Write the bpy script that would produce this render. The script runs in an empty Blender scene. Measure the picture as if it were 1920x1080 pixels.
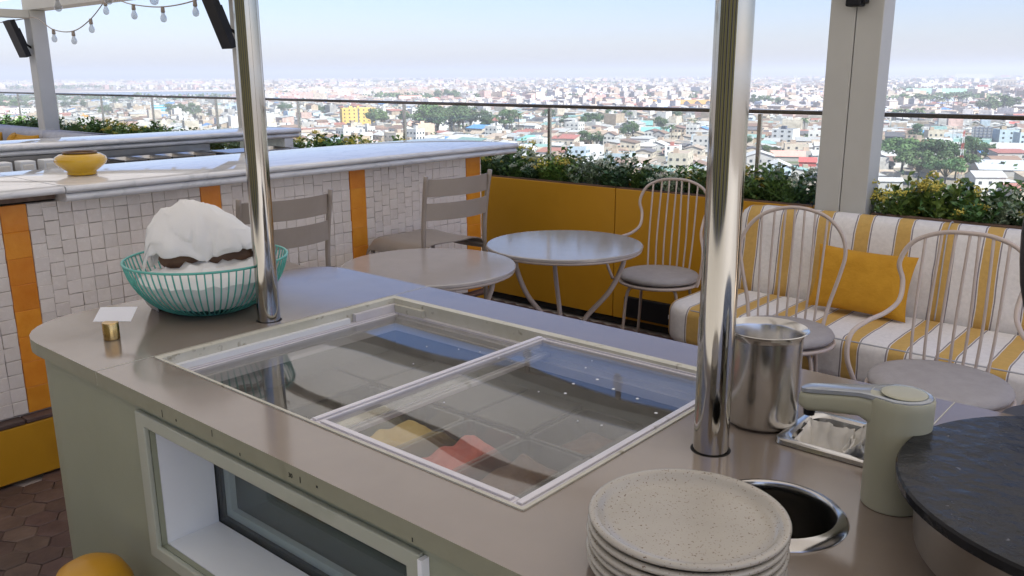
import bpy, bmesh, math, random
import numpy as np
from mathutils import Vector, Matrix, noise as mnoise
from mathutils.geometry import tessellate_polygon
random.seed(7); RNG = np.random.default_rng(7)
S = bpy.context.scene; COL = S.collection
PI = math.pi; RAD = math.radians

# ---------------------------------------------------------------- camera, sky, sun, exposure
CAM = Vector((0.0, 0.0, 1.56))
F_PX, PITCH, ROLL, YAW = 1608.5, RAD(13.97), RAD(0.285), RAD(40.77)
_f = Vector((-math.sin(YAW)*math.cos(PITCH), math.cos(YAW)*math.cos(PITCH), -math.sin(PITCH)))
_r = Vector((math.cos(YAW), math.sin(YAW), 0)); _d = _f.cross(_r)
_r2 = _r*math.cos(ROLL)+_d*math.sin(ROLL); _d2 = -_r*math.sin(ROLL)+_d*math.cos(ROLL)
cd = bpy.data.cameras.new('camera'); cam = bpy.data.objects.new('camera', cd); COL.objects.link(cam)
m = Matrix((_r2, -_d2, -_f)).transposed().to_4x4(); m.translation = CAM; cam.matrix_world = m
cd.sensor_width = 36; cd.lens = 36*F_PX/1920; cd.clip_start = 0.05; cd.clip_end = 60000
S.camera = cam
SUN_EL = RAD(47); SUN_AZ = RAD(102)            # azimuth clockwise from +Y
TO_SUN = Vector((math.sin(SUN_AZ)*math.cos(SUN_EL), math.cos(SUN_AZ)*math.cos(SUN_EL), math.sin(SUN_EL)))
W = bpy.data.worlds.new('World'); S.world = W; W.use_nodes = True
nt = W.node_tree; bg = nt.nodes['Background']; sk = nt.nodes.new('ShaderNodeTexSky'); sk.sky_type = 'NISHITA'
sk.sun_disc = False; sk.sun_elevation = SUN_EL; sk.sun_rotation = SUN_AZ
sk.air_density = 1.1; sk.dust_density = 0.9; sk.ozone_density = 3.0; sk.altitude = 50
tint = nt.nodes.new('ShaderNodeMix'); tint.data_type = 'RGBA'; tint.blend_type = 'MULTIPLY'; tint.inputs['Factor'].default_value = 1; tint.inputs['B'].default_value = (.89, .875, 1.11, 1)
nt.links.new(sk.outputs[0], tint.inputs['A']); nt.links.new(tint.outputs['Result'], bg.inputs[0]); bg.inputs[1].default_value = 0.063
sd = bpy.data.lights.new('sun', 'SUN'); sd.energy = 4.0; sd.angle = RAD(0.6); sd.color = (1, .965, .91)
sun = bpy.data.objects.new('sun', sd); COL.objects.link(sun)
sun.rotation_euler = (-TO_SUN).to_track_quat('-Z', 'Y').to_euler(); sun.location = (0, 0, 60)
vs = S.view_settings; vs.view_transform = 'Standard'; vs.look = 'None'; vs.exposure = 1.45; vs.gamma = 1
S.cycles.max_bounces = 10; S.cycles.transparent_max_bounces = 24; S.cycles.volume_bounces = 0
S.cycles.caustics_reflective = False; S.cycles.caustics_refractive = False; S.cycles.sample_clamp_indirect = 6

# ---------------------------------------------------------------- helpers
def at(px, py, z):                              # photograph pixel -> place on the level z
    d = _r2*(px-960)+_d2*(py-540)+_f*F_PX; return CAM + d*((z-CAM.z)/d.z)
def depth(p): return (Vector(p)-CAM).dot(_f)
def pxof(p):
    c = Vector(p)-CAM; z = c.dot(_f); return 960+F_PX*c.dot(_r2)/z, 540+F_PX*c.dot(_d2)/z

class MB:
    def __init__(s): s.v = []; s.f = []
    def add(s, vs, fs):
        o = len(s.v); s.v += [tuple(v) for v in vs]; s.f += [tuple(i+o for i in f) for f in fs]; return s
    def box(s, x0, x1, y0, y1, z0, z1):
        return s.add([(x0,y0,z0),(x1,y0,z0),(x1,y1,z0),(x0,y1,z0),(x0,y0,z1),(x1,y0,z1),(x1,y1,z1),(x0,y1,z1)],
                     [(3,2,1,0),(4,5,6,7),(0,1,5,4),(1,2,6,5),(2,3,7,6),(3,0,4,7)])
    def rbox(s, x0, x1, y0, y1, z0, z1, b=.01, seg=2):
        bm = bmesh.new(); bmesh.ops.create_cube(bm, size=1)
        for v in bm.verts: v.co = Vector(((x0+x1)/2+v.co.x*(x1-x0), (y0+y1)/2+v.co.y*(y1-y0), (z0+z1)/2+v.co.z*(z1-z0)))
        bmesh.ops.bevel(bm, geom=bm.edges[:], offset=b, segments=seg, profile=.5, affect='EDGES')
        bm.verts.index_update(); s.add([v.co for v in bm.verts], [[v.index for v in f.verts] for f in bm.faces]); bm.free(); return s
    def tube(s, pts, r, n=8, closed=False, cap=True):
        P = [Vector(p) for p in pts]; N = len(P); rs = r if isinstance(r, (list, tuple)) else [r]*N
        up = None; vs = []
        for i in range(N):
            a = P[(i-1) % N] if (closed or i > 0) else P[i]; b = P[(i+1) % N] if (closed or i < N-1) else P[i]
            t = (b-a).normalized()
            if up is None: up = t.orthogonal().normalized()
            up = (up - t*up.dot(t)).normalized(); w = t.cross(up)
            vs += [P[i]+(up*math.cos(2*PI*k/n)+w*math.sin(2*PI*k/n))*rs[i] for k in range(n)]
        fs = []
        for i in range(N if closed else N-1):
            j = (i+1) % N
            fs += [(i*n+k, i*n+(k+1) % n, j*n+(k+1) % n, j*n+k) for k in range(n)]
        if cap and not closed: fs += [tuple(range(n-1, -1, -1)), tuple(range((N-1)*n, N*n))]
        return s.add(vs, fs)
    def lathe(s, prof, n=32, c=(0, 0, 0)):
        vs = []; fs = []
        for r, z in prof: vs += [(c[0]+r*math.cos(2*PI*k/n), c[1]+r*math.sin(2*PI*k/n), c[2]+z) for k in range(n)]
        for i in range(len(prof)-1): fs += [(i*n+k, i*n+(k+1) % n, (i+1)*n+(k+1) % n, (i+1)*n+k) for k in range(n)]
        if prof[0][0] > 1e-6: fs.append(tuple(range(n-1, -1, -1)))
        if prof[-1][0] > 1e-6: fs.append(tuple(range((len(prof)-1)*n, len(prof)*n)))
        return s.add(vs, fs)
    def lathe_open(s, prof, n=32, c=(0, 0, 0)):
        k0 = len(s.f); s.lathe(prof, n, c)
        s.f = [f for i, f in enumerate(s.f) if i < k0 or len(f) == 4]; return s
    def loft(s, rings, cap0=True, cap1=True):
        n = len(rings[0]); vs = [p for r in rings for p in r]; fs = []
        for i in range(len(rings)-1): fs += [(i*n+k, i*n+(k+1) % n, (i+1)*n+(k+1) % n, (i+1)*n+k) for k in range(n)]
        if cap0: fs.append(tuple(range(n-1, -1, -1)))
        if cap1: fs.append(tuple(range((len(rings)-1)*n, len(rings)*n)))
        return s.add(vs, fs)
    def plate(s, outer, holes, z0, z1, fn=None):   # a slab with real holes
        loops = [outer]+holes; tri = tessellate_polygon([[Vector((p[0], p[1], 0)) for p in l] for l in loops])
        flat = [p for l in loops for p in l]; n = len(flat)
        vs = [(p[0], p[1], z0) for p in flat]+[(p[0], p[1], z1) for p in flat]
        fs = []
        for a, b, c in tri:
            A, B, C = flat[a], flat[b], flat[c]
            if (B[0]-A[0])*(C[1]-A[1])-(B[1]-A[1])*(C[0]-A[0]) < 0: b, c = c, b
            fs += [(a+n, b+n, c+n), (c, b, a)]
        o = 0
        for l in loops:
            k = len(l); fs += [(o+i, o+(i+1) % k, n+o+(i+1) % k, n+o+i) for i in range(k)]; o += k
        if fn: vs = [fn(v) for v in vs]
        return s.add(vs, fs)
    def build(s, name, mat, parent=None, smooth=False, world=True):
        me = bpy.data.meshes.new(name)
        L = parent
        off = Vector((0, 0, 0))
        while L is not None: off += L.location; L = L.parent
        v = s.v if not (world and parent is not None) else [(a-off.x, b-off.y, c-off.z) for a, b, c in s.v]
        me.from_pydata(v, [], s.f)
        if s.v:
            bm = bmesh.new(); bm.from_mesh(me); bmesh.ops.recalc_face_normals(bm, faces=bm.faces[:]); bm.to_mesh(me); bm.free()
        me.materials.append(mat)
        if smooth:
            me.polygons.foreach_set('use_smooth', [True]*len(me.polygons))
            if smooth is not True: me.set_sharp_from_angle(angle=RAD(smooth))
        o = bpy.data.objects.new(name, me); COL.objects.link(o); o.parent = parent; return o

def tag(o, label, cat=None, group=None, kind=None):
    if label: o['label'] = label
    if cat: o['category'] = cat
    if group: o['group'] = group
    if kind: o['kind'] = kind
    return o
def thing(name, label, cat, loc=(0, 0, 0), rz=0, group=None):
    o = bpy.data.objects.new(name, None); COL.objects.link(o); o.empty_display_size = .1
    o.location = loc; o.rotation_euler = (0, 0, rz); return tag(o, label, cat, group)
def struct(o): o['kind'] = 'structure'; return o
def copy_tree(o, loc=None, rz=None, parent=None, scale=None):
    c = o.copy(); COL.objects.link(c); c.parent = parent
    if loc is not None: c.location = loc
    if rz is not None: c.rotation_euler = (0, 0, rz)
    if scale is not None: c.scale = scale if isinstance(scale, tuple) else (scale,)*3
    for ch in [k for k in o.children]: copy_tree(ch, parent=c)
    return c
def piece(mesh, name, mat, parent, loc, rot=(0, 0, 0), scale=(1, 1, 1)):   # many pieces sharing one mesh
    o = bpy.data.objects.new(name, mesh); COL.objects.link(o); o.parent = parent
    o.location = loc; o.rotation_euler = rot; o.scale = scale; return o
def spline(pts, n=6, closed=False):
    P = [Vector(p) for p in pts]; N = len(P); out = []
    for i in range(N if closed else N-1):
        g = lambda k: P[k % N] if closed else P[min(max(k, 0), N-1)]
        a, b, c, d = g(i-1), g(i), g(i+1), g(i+2)
        for k in range(n):
            t = k/n; out.append(.5*((2*b)+(c-a)*t+(2*a-5*b+4*c-d)*t*t+(3*b-a-3*c+d)*t**3))
    if not closed: out.append(P[-1])
    return out
def circle(r, n=32, z=0, c=(0, 0)): return [(c[0]+r*math.cos(2*PI*k/n), c[1]+r*math.sin(2*PI*k/n), z) for k in range(n)]
def rrect(x0, x1, y0, y1, r, n=6, z=None):      # rounded outline, counter-clockwise; r one radius or four (bl, br, tr, tl)
    R = r if isinstance(r, (list, tuple)) else [r]*4; out = []
    for (cx, cy, a0, k) in ((x0+R[0], y0+R[0], PI, 0), (x1-R[1], y0+R[1], 1.5*PI, 1), (x1-R[2], y1-R[2], 0, 2), (x0+R[3], y1-R[3], .5*PI, 3)):
        for i in range(n+1):
            a = a0+i/n*PI/2; p = (cx+R[k]*math.cos(a), cy+R[k]*math.sin(a)); out.append(p if z is None else p+(z,))
    return out

# ---------------------------------------------------------------- materials
def nd(t, typ, **k):
    n = t.nodes.new(typ)
    for a, b in k.items(): setattr(n, a, b)
    return n
def pmat(name, c1, c2=None, scale=6, rough=.5, metal=0, bump=0, bscale=40, rand=0, coat=0, detail=5, stretch=None, rvar=0, spec=.5, speck=None, dirt=None):
    M = bpy.data.materials.new(name); M.use_nodes = True; t = M.node_tree; b = t.nodes['Principled BSDF']; L = t.links.new
    b.inputs['Roughness'].default_value = rough; b.inputs['Metallic'].default_value = metal
    b.inputs['Specular IOR Level'].default_value = spec
    if coat: b.inputs['Coat Weight'].default_value = coat; b.inputs['Coat Roughness'].default_value = .08
    tc = nd(t, 'ShaderNodeTexCoord'); vec = tc.outputs['Object']
    if rand:
        oi = nd(t, 'ShaderNodeObjectInfo'); va = nd(t, 'ShaderNodeVectorMath', operation='MULTIPLY_ADD')
        L(oi.outputs['Random'], va.inputs[0]); va.inputs[1].default_value = (37, 53, 71); L(vec, va.inputs[2]); vec = va.outputs[0]
    if stretch:
        mp = nd(t, 'ShaderNodeMapping'); mp.inputs['Scale'].default_value = stretch; L(vec, mp.inputs[0]); vec = mp.outputs[0]
    n = nd(t, 'ShaderNodeTexNoise'); n.inputs['Scale'].default_value = scale; n.inputs['Detail'].default_value = detail; n.inputs['Roughness'].default_value = .6; L(vec, n.inputs['Vector'])
    r = nd(t, 'ShaderNodeValToRGB'); e = r.color_ramp.elements; e[0].position = .32; e[1].position = .68
    e[0].color = (*c1, 1); e[1].color = (*(c2 or c1), 1); L(n.outputs['Fac'], r.inputs[0]); out = r.outputs[0]
    if rand:
        hs = nd(t, 'ShaderNodeHueSaturation'); mr = nd(t, 'ShaderNodeMapRange'); mr.inputs[3].default_value = 1-rand; mr.inputs[4].default_value = 1+rand
        L(oi.outputs['Random'], mr.inputs[0]); L(mr.outputs[0], hs.inputs['Value']); L(out, hs.inputs['Color'])
        m2 = nd(t, 'ShaderNodeMath', operation='FRACT'); m3 = nd(t, 'ShaderNodeMath', operation='MULTIPLY'); m3.inputs[1].default_value = 17.3
        L(oi.outputs['Random'], m3.inputs[0]); L(m3.outputs[0], m2.inputs[0])
        mr2 = nd(t, 'ShaderNodeMapRange'); mr2.inputs[3].default_value = .5-rand*.06; mr2.inputs[4].default_value = .5+rand*.06
        L(m2.outputs[0], mr2.inputs[0]); L(mr2.outputs[0], hs.inputs['Hue']); out = hs.outputs[0]
    for sp in ([speck] if speck else [])+([dirt] if dirt else []):   # (scale, threshold, colour)
        n2 = nd(t, 'ShaderNodeTexNoise'); n2.inputs['Scale'].default_value = sp[0]; n2.inputs['Detail'].default_value = 3; L(vec, n2.inputs['Vector'])
        rr = nd(t, 'ShaderNodeValToRGB'); rr.color_ramp.elements[0].position = sp[1]; rr.color_ramp.elements[1].position = sp[1]+(.03 if sp is speck else .12)
        L(n2.outputs['Fac'], rr.inputs[0]); mx = nd(t, 'ShaderNodeMix', data_type='RGBA'); L(rr.outputs[0], mx.inputs['Factor']); L(out, mx.inputs['A']); mx.inputs['B'].default_value = (*sp[2], 1); out = mx.outputs['Result']
    L(out, b.inputs['Base Color'])
    if rvar:
        mr = nd(t, 'ShaderNodeMapRange'); mr.inputs[3].default_value = max(0, rough-rvar); mr.inputs[4].default_value = rough+rvar
        n3 = nd(t, 'ShaderNodeTexNoise'); n3.inputs['Scale'].default_value = scale*2.3; n3.inputs['Detail'].default_value = 4; L(vec, n3.inputs['Vector']); L(n3.outputs['Fac'], mr.inputs[0]); L(mr.outputs[0], b.inputs['Roughness'])
    if bump:
        n4 = nd(t, 'ShaderNodeTexNoise'); n4.inputs['Scale'].default_value = bscale; n4.inputs['Detail'].default_value = 4; L(vec, n4.inputs['Vector'])
        bp = nd(t, 'ShaderNodeBump'); bp.inputs['Strength'].default_value = bump; bp.inputs['Distance'].default_value = .01; L(n4.outputs['Fac'], bp.inputs['Height']); L(bp.outputs[0], b.inputs['Normal'])
    return M
def glass_mat(name, tint=(.97, .99, .98), wav=0, wscale=3, refl=1.0, dirt=0):
    M = bpy.data.materials.new(name); M.use_nodes = True; t = M.node_tree; t.nodes.clear(); L = t.links.new
    o = nd(t, 'ShaderNodeOutputMaterial'); mx = nd(t, 'ShaderNodeMixShader'); tr = nd(t, 'ShaderNodeBsdfTransparent'); gl = nd(t, 'ShaderNodeBsdfGlossy'); fr = nd(t, 'ShaderNodeFresnel')
    tr.inputs[0].default_value = (*tint, 1); gl.inputs['Roughness'].default_value = .0; ge = nd(t, 'ShaderNodeNewGeometry'); mi = nd(t, 'ShaderNodeMapRange'); mi.inputs[3].default_value = 1.52; mi.inputs[4].default_value = 1/1.52; L(ge.outputs['Backfacing'], mi.inputs[0]); L(mi.outputs[0], fr.inputs['IOR'])
    mu = nd(t, 'ShaderNodeMath', operation='MULTIPLY'); mu.inputs[1].default_value = refl; mu.use_clamp = True
    L(fr.outputs[0], mu.inputs[0]); L(mu.outputs[0], mx.inputs[0]); L(tr.outputs[0], mx.inputs[1]); L(gl.outputs[0], mx.inputs[2])
    last = mx.outputs[0]
    tc = nd(t, 'ShaderNodeTexCoord')
    if wav:
        n = nd(t, 'ShaderNodeTexNoise'); n.inputs['Scale'].default_value = wscale; n.inputs['Detail'].default_value = 1; L(tc.outputs['Object'], n.inputs['Vector'])
        bp = nd(t, 'ShaderNodeBump'); bp.inputs['Strength'].default_value = 1; bp.inputs['Distance'].default_value = wav; L(n.outputs['Fac'], bp.inputs['Height']); L(bp.outputs[0], gl.inputs['Normal'])
    if dirt:
        n = nd(t, 'ShaderNodeTexNoise'); n.inputs['Scale'].default_value = 7; n.inputs['Detail'].default_value = 6; L(tc.outputs['Object'], n.inputs['Vector'])
        rr = nd(t, 'ShaderNodeMapRange'); rr.inputs[1].default_value = .45; rr.inputs[2].default_value = .8; rr.inputs[3].default_value = dirt*.4; rr.inputs[4].default_value = dirt*2; L(n.outputs['Fac'], rr.inputs[0])
        df = nd(t, 'ShaderNodeBsdfDiffuse'); df.inputs[0].default_value = (.7, .7, .72, 1); m2 = nd(t, 'ShaderNodeMixShader'); L(rr.outputs[0], m2.inputs[0]); L(last, m2.inputs[1]); L(df.outputs[0], m2.inputs[2]); last = m2.outputs[0]
    L(last, o.inputs[0]); return M
def stripe_mat(name):
    M = pmat(name, (.62, .6, .58), (.7, .68, .66), 30, .85, bump=.9, bscale=9); t = M.node_tree; L = t.links.new; b = t.nodes['Principled BSDF']
    tc = nd(t, 'ShaderNodeTexCoord'); sx = nd(t, 'ShaderNodeSeparateXYZ'); L(tc.outputs['Object'], sx.inputs[0])
    wn = nd(t, 'ShaderNodeTexNoise'); wn.inputs['Scale'].default_value = 4; L(tc.outputs['Object'], wn.inputs['Vector'])
    wm = nd(t, 'ShaderNodeMath', operation='MULTIPLY_ADD'); wm.inputs[1].default_value = .018; L(wn.outputs['Fac'], wm.inputs[0]); L(sx.outputs[0], wm.inputs[2])
    a = nd(t, 'ShaderNodeMath', operation='MULTIPLY'); a.inputs[1].default_value = 1/.193; L(wm.outputs[0], a.inputs[0])
    fr = nd(t, 'ShaderNodeMath', operation='FRACT'); L(a.outputs[0], fr.inputs[0]); rp = nd(t, 'ShaderNodeValToRGB'); L(fr.outputs[0], rp.inputs[0])
    cr = rp.color_ramp; cr.interpolation = 'CONSTANT'; wh, ye, gr = (.78, .75, .72, 1), (.60, .38, .11, 1), (.26, .23, .24, 1)
    cr.elements[0].position = 0; cr.elements[0].color = wh; cr.elements[1].position = .55; cr.elements[1].color = gr
    for p, c in ((.58, wh), (.60, ye), (.94, wh), (.955, gr), (.985, wh)): e = cr.elements.new(p); e.color = c
    n = nd(t, 'ShaderNodeTexNoise'); n.inputs['Scale'].default_value = 60; L(tc.outputs['Object'], n.inputs['Vector'])
    mr = nd(t, 'ShaderNodeMapRange'); mr.inputs[3].default_value = .86; mr.inputs[4].default_value = 1.1; L(n.outputs['Fac'], mr.inputs[0])
    mx = nd(t, 'ShaderNodeMix', data_type='RGBA', blend_type='MULTIPLY'); mx.inputs['Factor'].default_value = 1; L(rp.outputs[0], mx.inputs['A']); L(mr.outputs[0], mx.inputs['B']); L(mx.outputs['Result'], b.inputs['Base Color'])
    return M
def marble_mat(name):
    M = pmat(name, (.74, .74, .75), (.8, .8, .81), 3, .04, spec=.8); t = M.node_tree; L = t.links.new; b = t.nodes['Principled BSDF']
    tc = nd(t, 'ShaderNodeTexCoord'); mp = nd(t, 'ShaderNodeMapping'); mp.inputs['Rotation'].default_value = (.3, .2, .5); mp.inputs['Scale'].default_value = (1.6, .7, 2.2); L(tc.outputs['Object'], mp.inputs[0])
    n = nd(t, 'ShaderNodeTexNoise'); n.inputs['Scale'].default_value = 3.4; n.inputs['Detail'].default_value = 8; n.inputs['Distortion'].default_value = 1.6; L(mp.outputs[0], n.inputs['Vector'])
    r = nd(t, 'ShaderNodeValToRGB'); e = r.color_ramp.elements; e[0].position = .38; e[0].color = (.76, .76, .77, 1); e[1].position = .62; e[1].color = (.74, .74, .76, 1)
    k = e.new(.5); k.color = (.60, .61, .63, 1); k = e.new(.46); k.color = (.7, .7, .71, 1); k = e.new(.54); k.color = (.71, .71, .73, 1)
    L(n.outputs['Fac'], r.inputs[0]); L(r.outputs[0], b.inputs['Base Color']); return M

def membrane_mat(name, refl, trans):
    M = bpy.data.materials.new(name); M.use_nodes = True; t = M.node_tree; t.nodes.clear(); L = t.links.new
    o = nd(t, 'ShaderNodeOutputMaterial'); d = nd(t, 'ShaderNodeBsdfDiffuse'); r = nd(t, 'ShaderNodeBsdfTranslucent'); a = nd(t, 'ShaderNodeAddShader')
    tc = nd(t, 'ShaderNodeTexCoord'); n = nd(t, 'ShaderNodeTexNoise'); n.inputs['Scale'].default_value = 1.5; L(tc.outputs['Object'], n.inputs['Vector'])
    for sh, c in ((d, refl), (r, trans)):
        q = nd(t, 'ShaderNodeValToRGB'); q.color_ramp.elements[0].color = (*[v*.93 for v in c], 1); q.color_ramp.elements[1].color = (*[v*1.05 for v in c], 1); L(n.outputs['Fac'], q.inputs[0]); L(q.outputs[0], sh.inputs[0])
    L(d.outputs[0], a.inputs[0]); L(r.outputs[0], a.inputs[1]); L(a.outputs[0], o.inputs[0]); return M

MT = dict(
 membrane=membrane_mat('taupe_awning_fabric', (.50, .48, .44), (.20, .185, .165)),
 membraneb=membrane_mat('brightening_awning_fabric', (.5, .5, .48), (.32, .305, .28)),
 counter=pmat('taupe_laminate', (.232, .187, .15), (.256, .208, .168), 5, .13, rvar=.05, spec=.95, speck=(120, .77, (.17, .14, .115)), dirt=(3.0, .6, (.21, .17, .138))),
 sage=pmat('sage_paint', (.295, .305, .21), (.32, .33, .23), 4, .5, bump=.04, bscale=120, dirt=(2.2, .66, (.27, .28, .19))),
 sagelip=pmat('sage_edge', (.25, .245, .165), (.28, .275, .19), 14, .45, dirt=(9, .63, (.16, .155, .1))),
 trim=pmat('pale_sage_trim', (.40, .41, .32), (.44, .45, .36), 4, .45, dirt=(5, .66, (.33, .34, .26))),
 white=pmat('white_reveal', (.8, .81, .81), (.84, .85, .85), 3, .45),
 alu=pmat('pale_aluminium_trim', (.66, .63, .66), (.74, .71, .73), 8, .35, metal=.15, dirt=(22, .68, (.38, .34, .28))),
 caulk=pmat('dirty_caulk_trim', (.52, .5, .4), (.62, .6, .52), 10, .6, dirt=(40, .62, (.27, .24, .16))),
 gap=pmat('dark_gap', (.015, .013, .012), None, 4, .8),
 chrome=pmat('polished_steel', (.40, .38, .34), (.48, .455, .41), 3, .08, 1, rvar=.03, stretch=(1, 1, .08), bump=.02, bscale=5),
 steel=pmat('brushed_steel', (.52, .505, .48), (.56, .545, .52), 9, .2, 1, stretch=(1, 1, .1), rvar=.035),
 steeld=pmat('worn_steel', (.30, .28, .26), (.35, .33, .31), 8, .3, 1, rvar=.06),
 brass=pmat('brass', (.55, .36, .13), (.62, .42, .17), 20, .24, 1, rvar=.06),
 card=pmat('white_card', (.8, .8, .82), None, 5, .6),
 teal=pmat('teal_wire', (.10, .42, .35), (.13, .47, .39), 12, .35),
 cloth=pmat('white_plastic_sheet', (.80, .79, .76), (.84, .83, .80), 9, .55, bump=.06, bscale=90),
 paper=pmat('napkin_paper', (.78, .75, .68), (.83, .8, .74), 10, .8, bump=.25, bscale=60),
 plate=pmat('speckled_stoneware', (.40, .37, .315), (.45, .415, .355), 8, .22, bump=.03, bscale=200, speck=(330, .64, (.16, .11, .07))),
 black=pmat('black_iron_plate', (.008, .008, .009), (.016, .016, .018), 9, .24, rvar=.16, bump=.3, bscale=40, spec=.16, speck=(75, .70, (.10, .105, .12))),
 blackp=pmat('black_plastic', (.008, .008, .01), (.014, .014, .017), 8, .55, spec=.25),
 tapg=pmat('sage_plastic', (.37, .36, .26), (.40, .39, .285), 6, .38),
 rubber=pmat('dark_leather', (.035, .03, .03), (.05, .043, .042), 14, .5, bump=.15, bscale=120),
 tile=pmat('white_zellige', (.79, .71, .64), (.83, .76, .695), 22, .25, rand=.055, bump=.25, bscale=35, rvar=.1),
 grout=pmat('grey_grout', (.45, .39, .34), (.52, .455, .40), 20, .9),
 orange=pmat('orange_zellige', (.74, .25, .02), (.82, .32, .035), 14, .3, rand=.1, bump=.2, bscale=25),
 yellow=pmat('ochre_paint', (.56, .275, .014), (.60, .30, .02), 3, .35, dirt=(2.5, .64, (.50, .24, .016))),
 marble=marble_mat('marble'),
 wood=pmat('brown_wood', (.12, .07, .045), (.2, .125, .085), 8, .5, stretch=(1, 6, 6)),
 hexw=pmat('brown_hex_tile', (.085, .053, .043), (.15, .098, .08), 10, .5, rand=.24, bump=.35, bscale=30, rvar=.12),
 taupe=pmat('taupe_powder_coat', (.29, .245, .205), (.32, .27, .228), 10, .38),
 pinkm=pmat('pale_powder_coat', (.50, .415, .36), (.54, .45, .39), 10, .35),
 ttop=pmat('grey_table_top', (.38, .345, .325), (.415, .38, .36), 6, .12, rvar=.03, spec=.9),
 cush=pmat('grey_cushion', (.33, .305, .295), (.38, .355, .345), 25, .6, bump=.2, bscale=300),
 stripe=stripe_mat('striped_canvas'),
 ochre=pmat('ochre_fabric', (.52, .25, .010), (.60, .30, .018), 12, .85, bump=.35, bscale=60),
 greyf=pmat('grey_fabric', (.42, .42, .44), (.5, .5, .52), 16, .85, bump=.2, bscale=120),
 colm=pmat('grey_column_paint', (.50, .495, .46), (.54, .535, .50), 3, .5),
 roof=pmat('roof_soffit', (.55, .53, .49), (.6, .58, .54), 2, .6),
 rail=pmat('dark_rail_metal', (.09, .08, .072), (.12, .105, .095), 8, .25, .8),
 glass=glass_mat('railing_glass', (.95, .98, .97), dirt=.018),
 lid=glass_mat('lid_glass', (.92, .92, .90), wav=.0085, wscale=1.3, refl=.88, dirt=.03),
 pane=glass_mat('window_glass', (.86, .91, .89), refl=.9, dirt=.006),
 bulb=glass_mat('bulb_glass', (.72, .74, .76), refl=2.5, dirt=.2),
 vase=pmat('yellow_glaze', (.60, .34, .008), (.68, .40, .014), 9, .14, coat=.6, dirt=(9, .7, (.5, .32, .02))),
 soil=pmat('dark_soil', (.02, .015, .01), (.05, .035, .025), 30, .9),
 icey=pmat('yellow_ice_cream', (.68, .47, .11), (.78, .58, .2), 20, .6, bump=.5, bscale=50),
 icep=pmat('pink_sorbet', (.62, .11, .08), (.72, .17, .12), 20, .55, bump=.5, bscale=50),
 icec=pmat('cream_ice_cream', (.6, .55, .42), (.7, .65, .52), 20, .6, bump=.5, bscale=50),
 bread=pmat('brown_crust', (.10, .05, .025), (.16, .085, .045), 14, .6, bump=.4, bscale=40),
 iceb=pmat('chocolate_ice_cream', (.12, .06, .035), (.18, .1, .06), 20, .6, bump=.5, bscale=50),
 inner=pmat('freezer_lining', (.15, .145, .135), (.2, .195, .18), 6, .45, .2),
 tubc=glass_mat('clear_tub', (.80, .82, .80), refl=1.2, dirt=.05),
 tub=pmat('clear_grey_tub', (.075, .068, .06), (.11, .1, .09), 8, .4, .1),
 deck=pmat('pale_bounce_deck', (.36, .34, .31), (.42, .40, .36), 2, .7),
 wall=pmat('added_rear_wall', (.3, .27, .2), (.36, .32, .25), 1.5, .7),
 ply=pmat('added_olive_panel', (.3, .27, .04), (.36, .33, .07), 2, .5),
)

# ================================================================ terrace: floor, roof, columns, railing
ZG = -44.0                                          # the level of the town below the terrace
fl = struct(MB().box(-18, 1.295, -.745, 5.1, -.35, -.012).build('terrace_floor', MT['grout']))
struct(MB().box(-18, 12, -16, -.75, -.2, -.004).build('bounce_deck', MT['deck']))  # unseen pale floor added behind the viewer to bounce sunlight forward
struct(MB().box(1.3, 12, -.749, 5.09, -.2, -.003).build('bounce_deck_side', MT['deck']))  # unseen pale floor added at the right, bouncing sun towards the bar
struct(MB().box(-17.9, 11.9, -15.9, 5.0, ZG-.5, -.36).build('terrace_building_base', MT['wall']))
def hex_mesh(r, h, wob=0):
    pts = [(r*math.cos(PI/6+k*PI/3), r*math.sin(PI/6+k*PI/3)) for k in range(6)]
    b = MB(); b.loft([[(x, y, -h) for x, y in pts], [(x, y, -.002) for x, y in pts], [(x*.93, y*.93, 0) for x, y in pts]], cap0=False); return b
HX = .062; hb = hex_mesh(HX-.0012, .012); hme = bpy.data.meshes.new('hex_tile'); hme.from_pydata(hb.v, [], hb.f); hme.materials.append(MT['hexw'])
rest = MB(); cand = []
for j in range(-6, 48):
    for i in range(-2, 60):
        x = -4.6+(i+.5*(j % 2))*HX*math.sqrt(3); y = .0+j*HX*1.5
        if x > 1 or y > 4.4 or (x < -3.52 and y < 4.05): continue
        px, py = pxof((x, y, 0)); vis = -30 < px < 165 and 850 < py < 1110
        (cand.append((x, y)) if vis and len(cand) < 300 else rest.add([(a+x, b+y, c) for a, b, c in hb.v], hb.f))
for x, y in cand: piece(hme, 'hex_tile', None, fl, (x, y, random.uniform(-.002, .002)), (random.uniform(-.012, .012), random.uniform(-.012, .012), random.choice([0, PI/3, 2*PI/3])))
tag(rest.build('hex_tiling', MT['hexw'], fl), None, kind='stuff')

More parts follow.
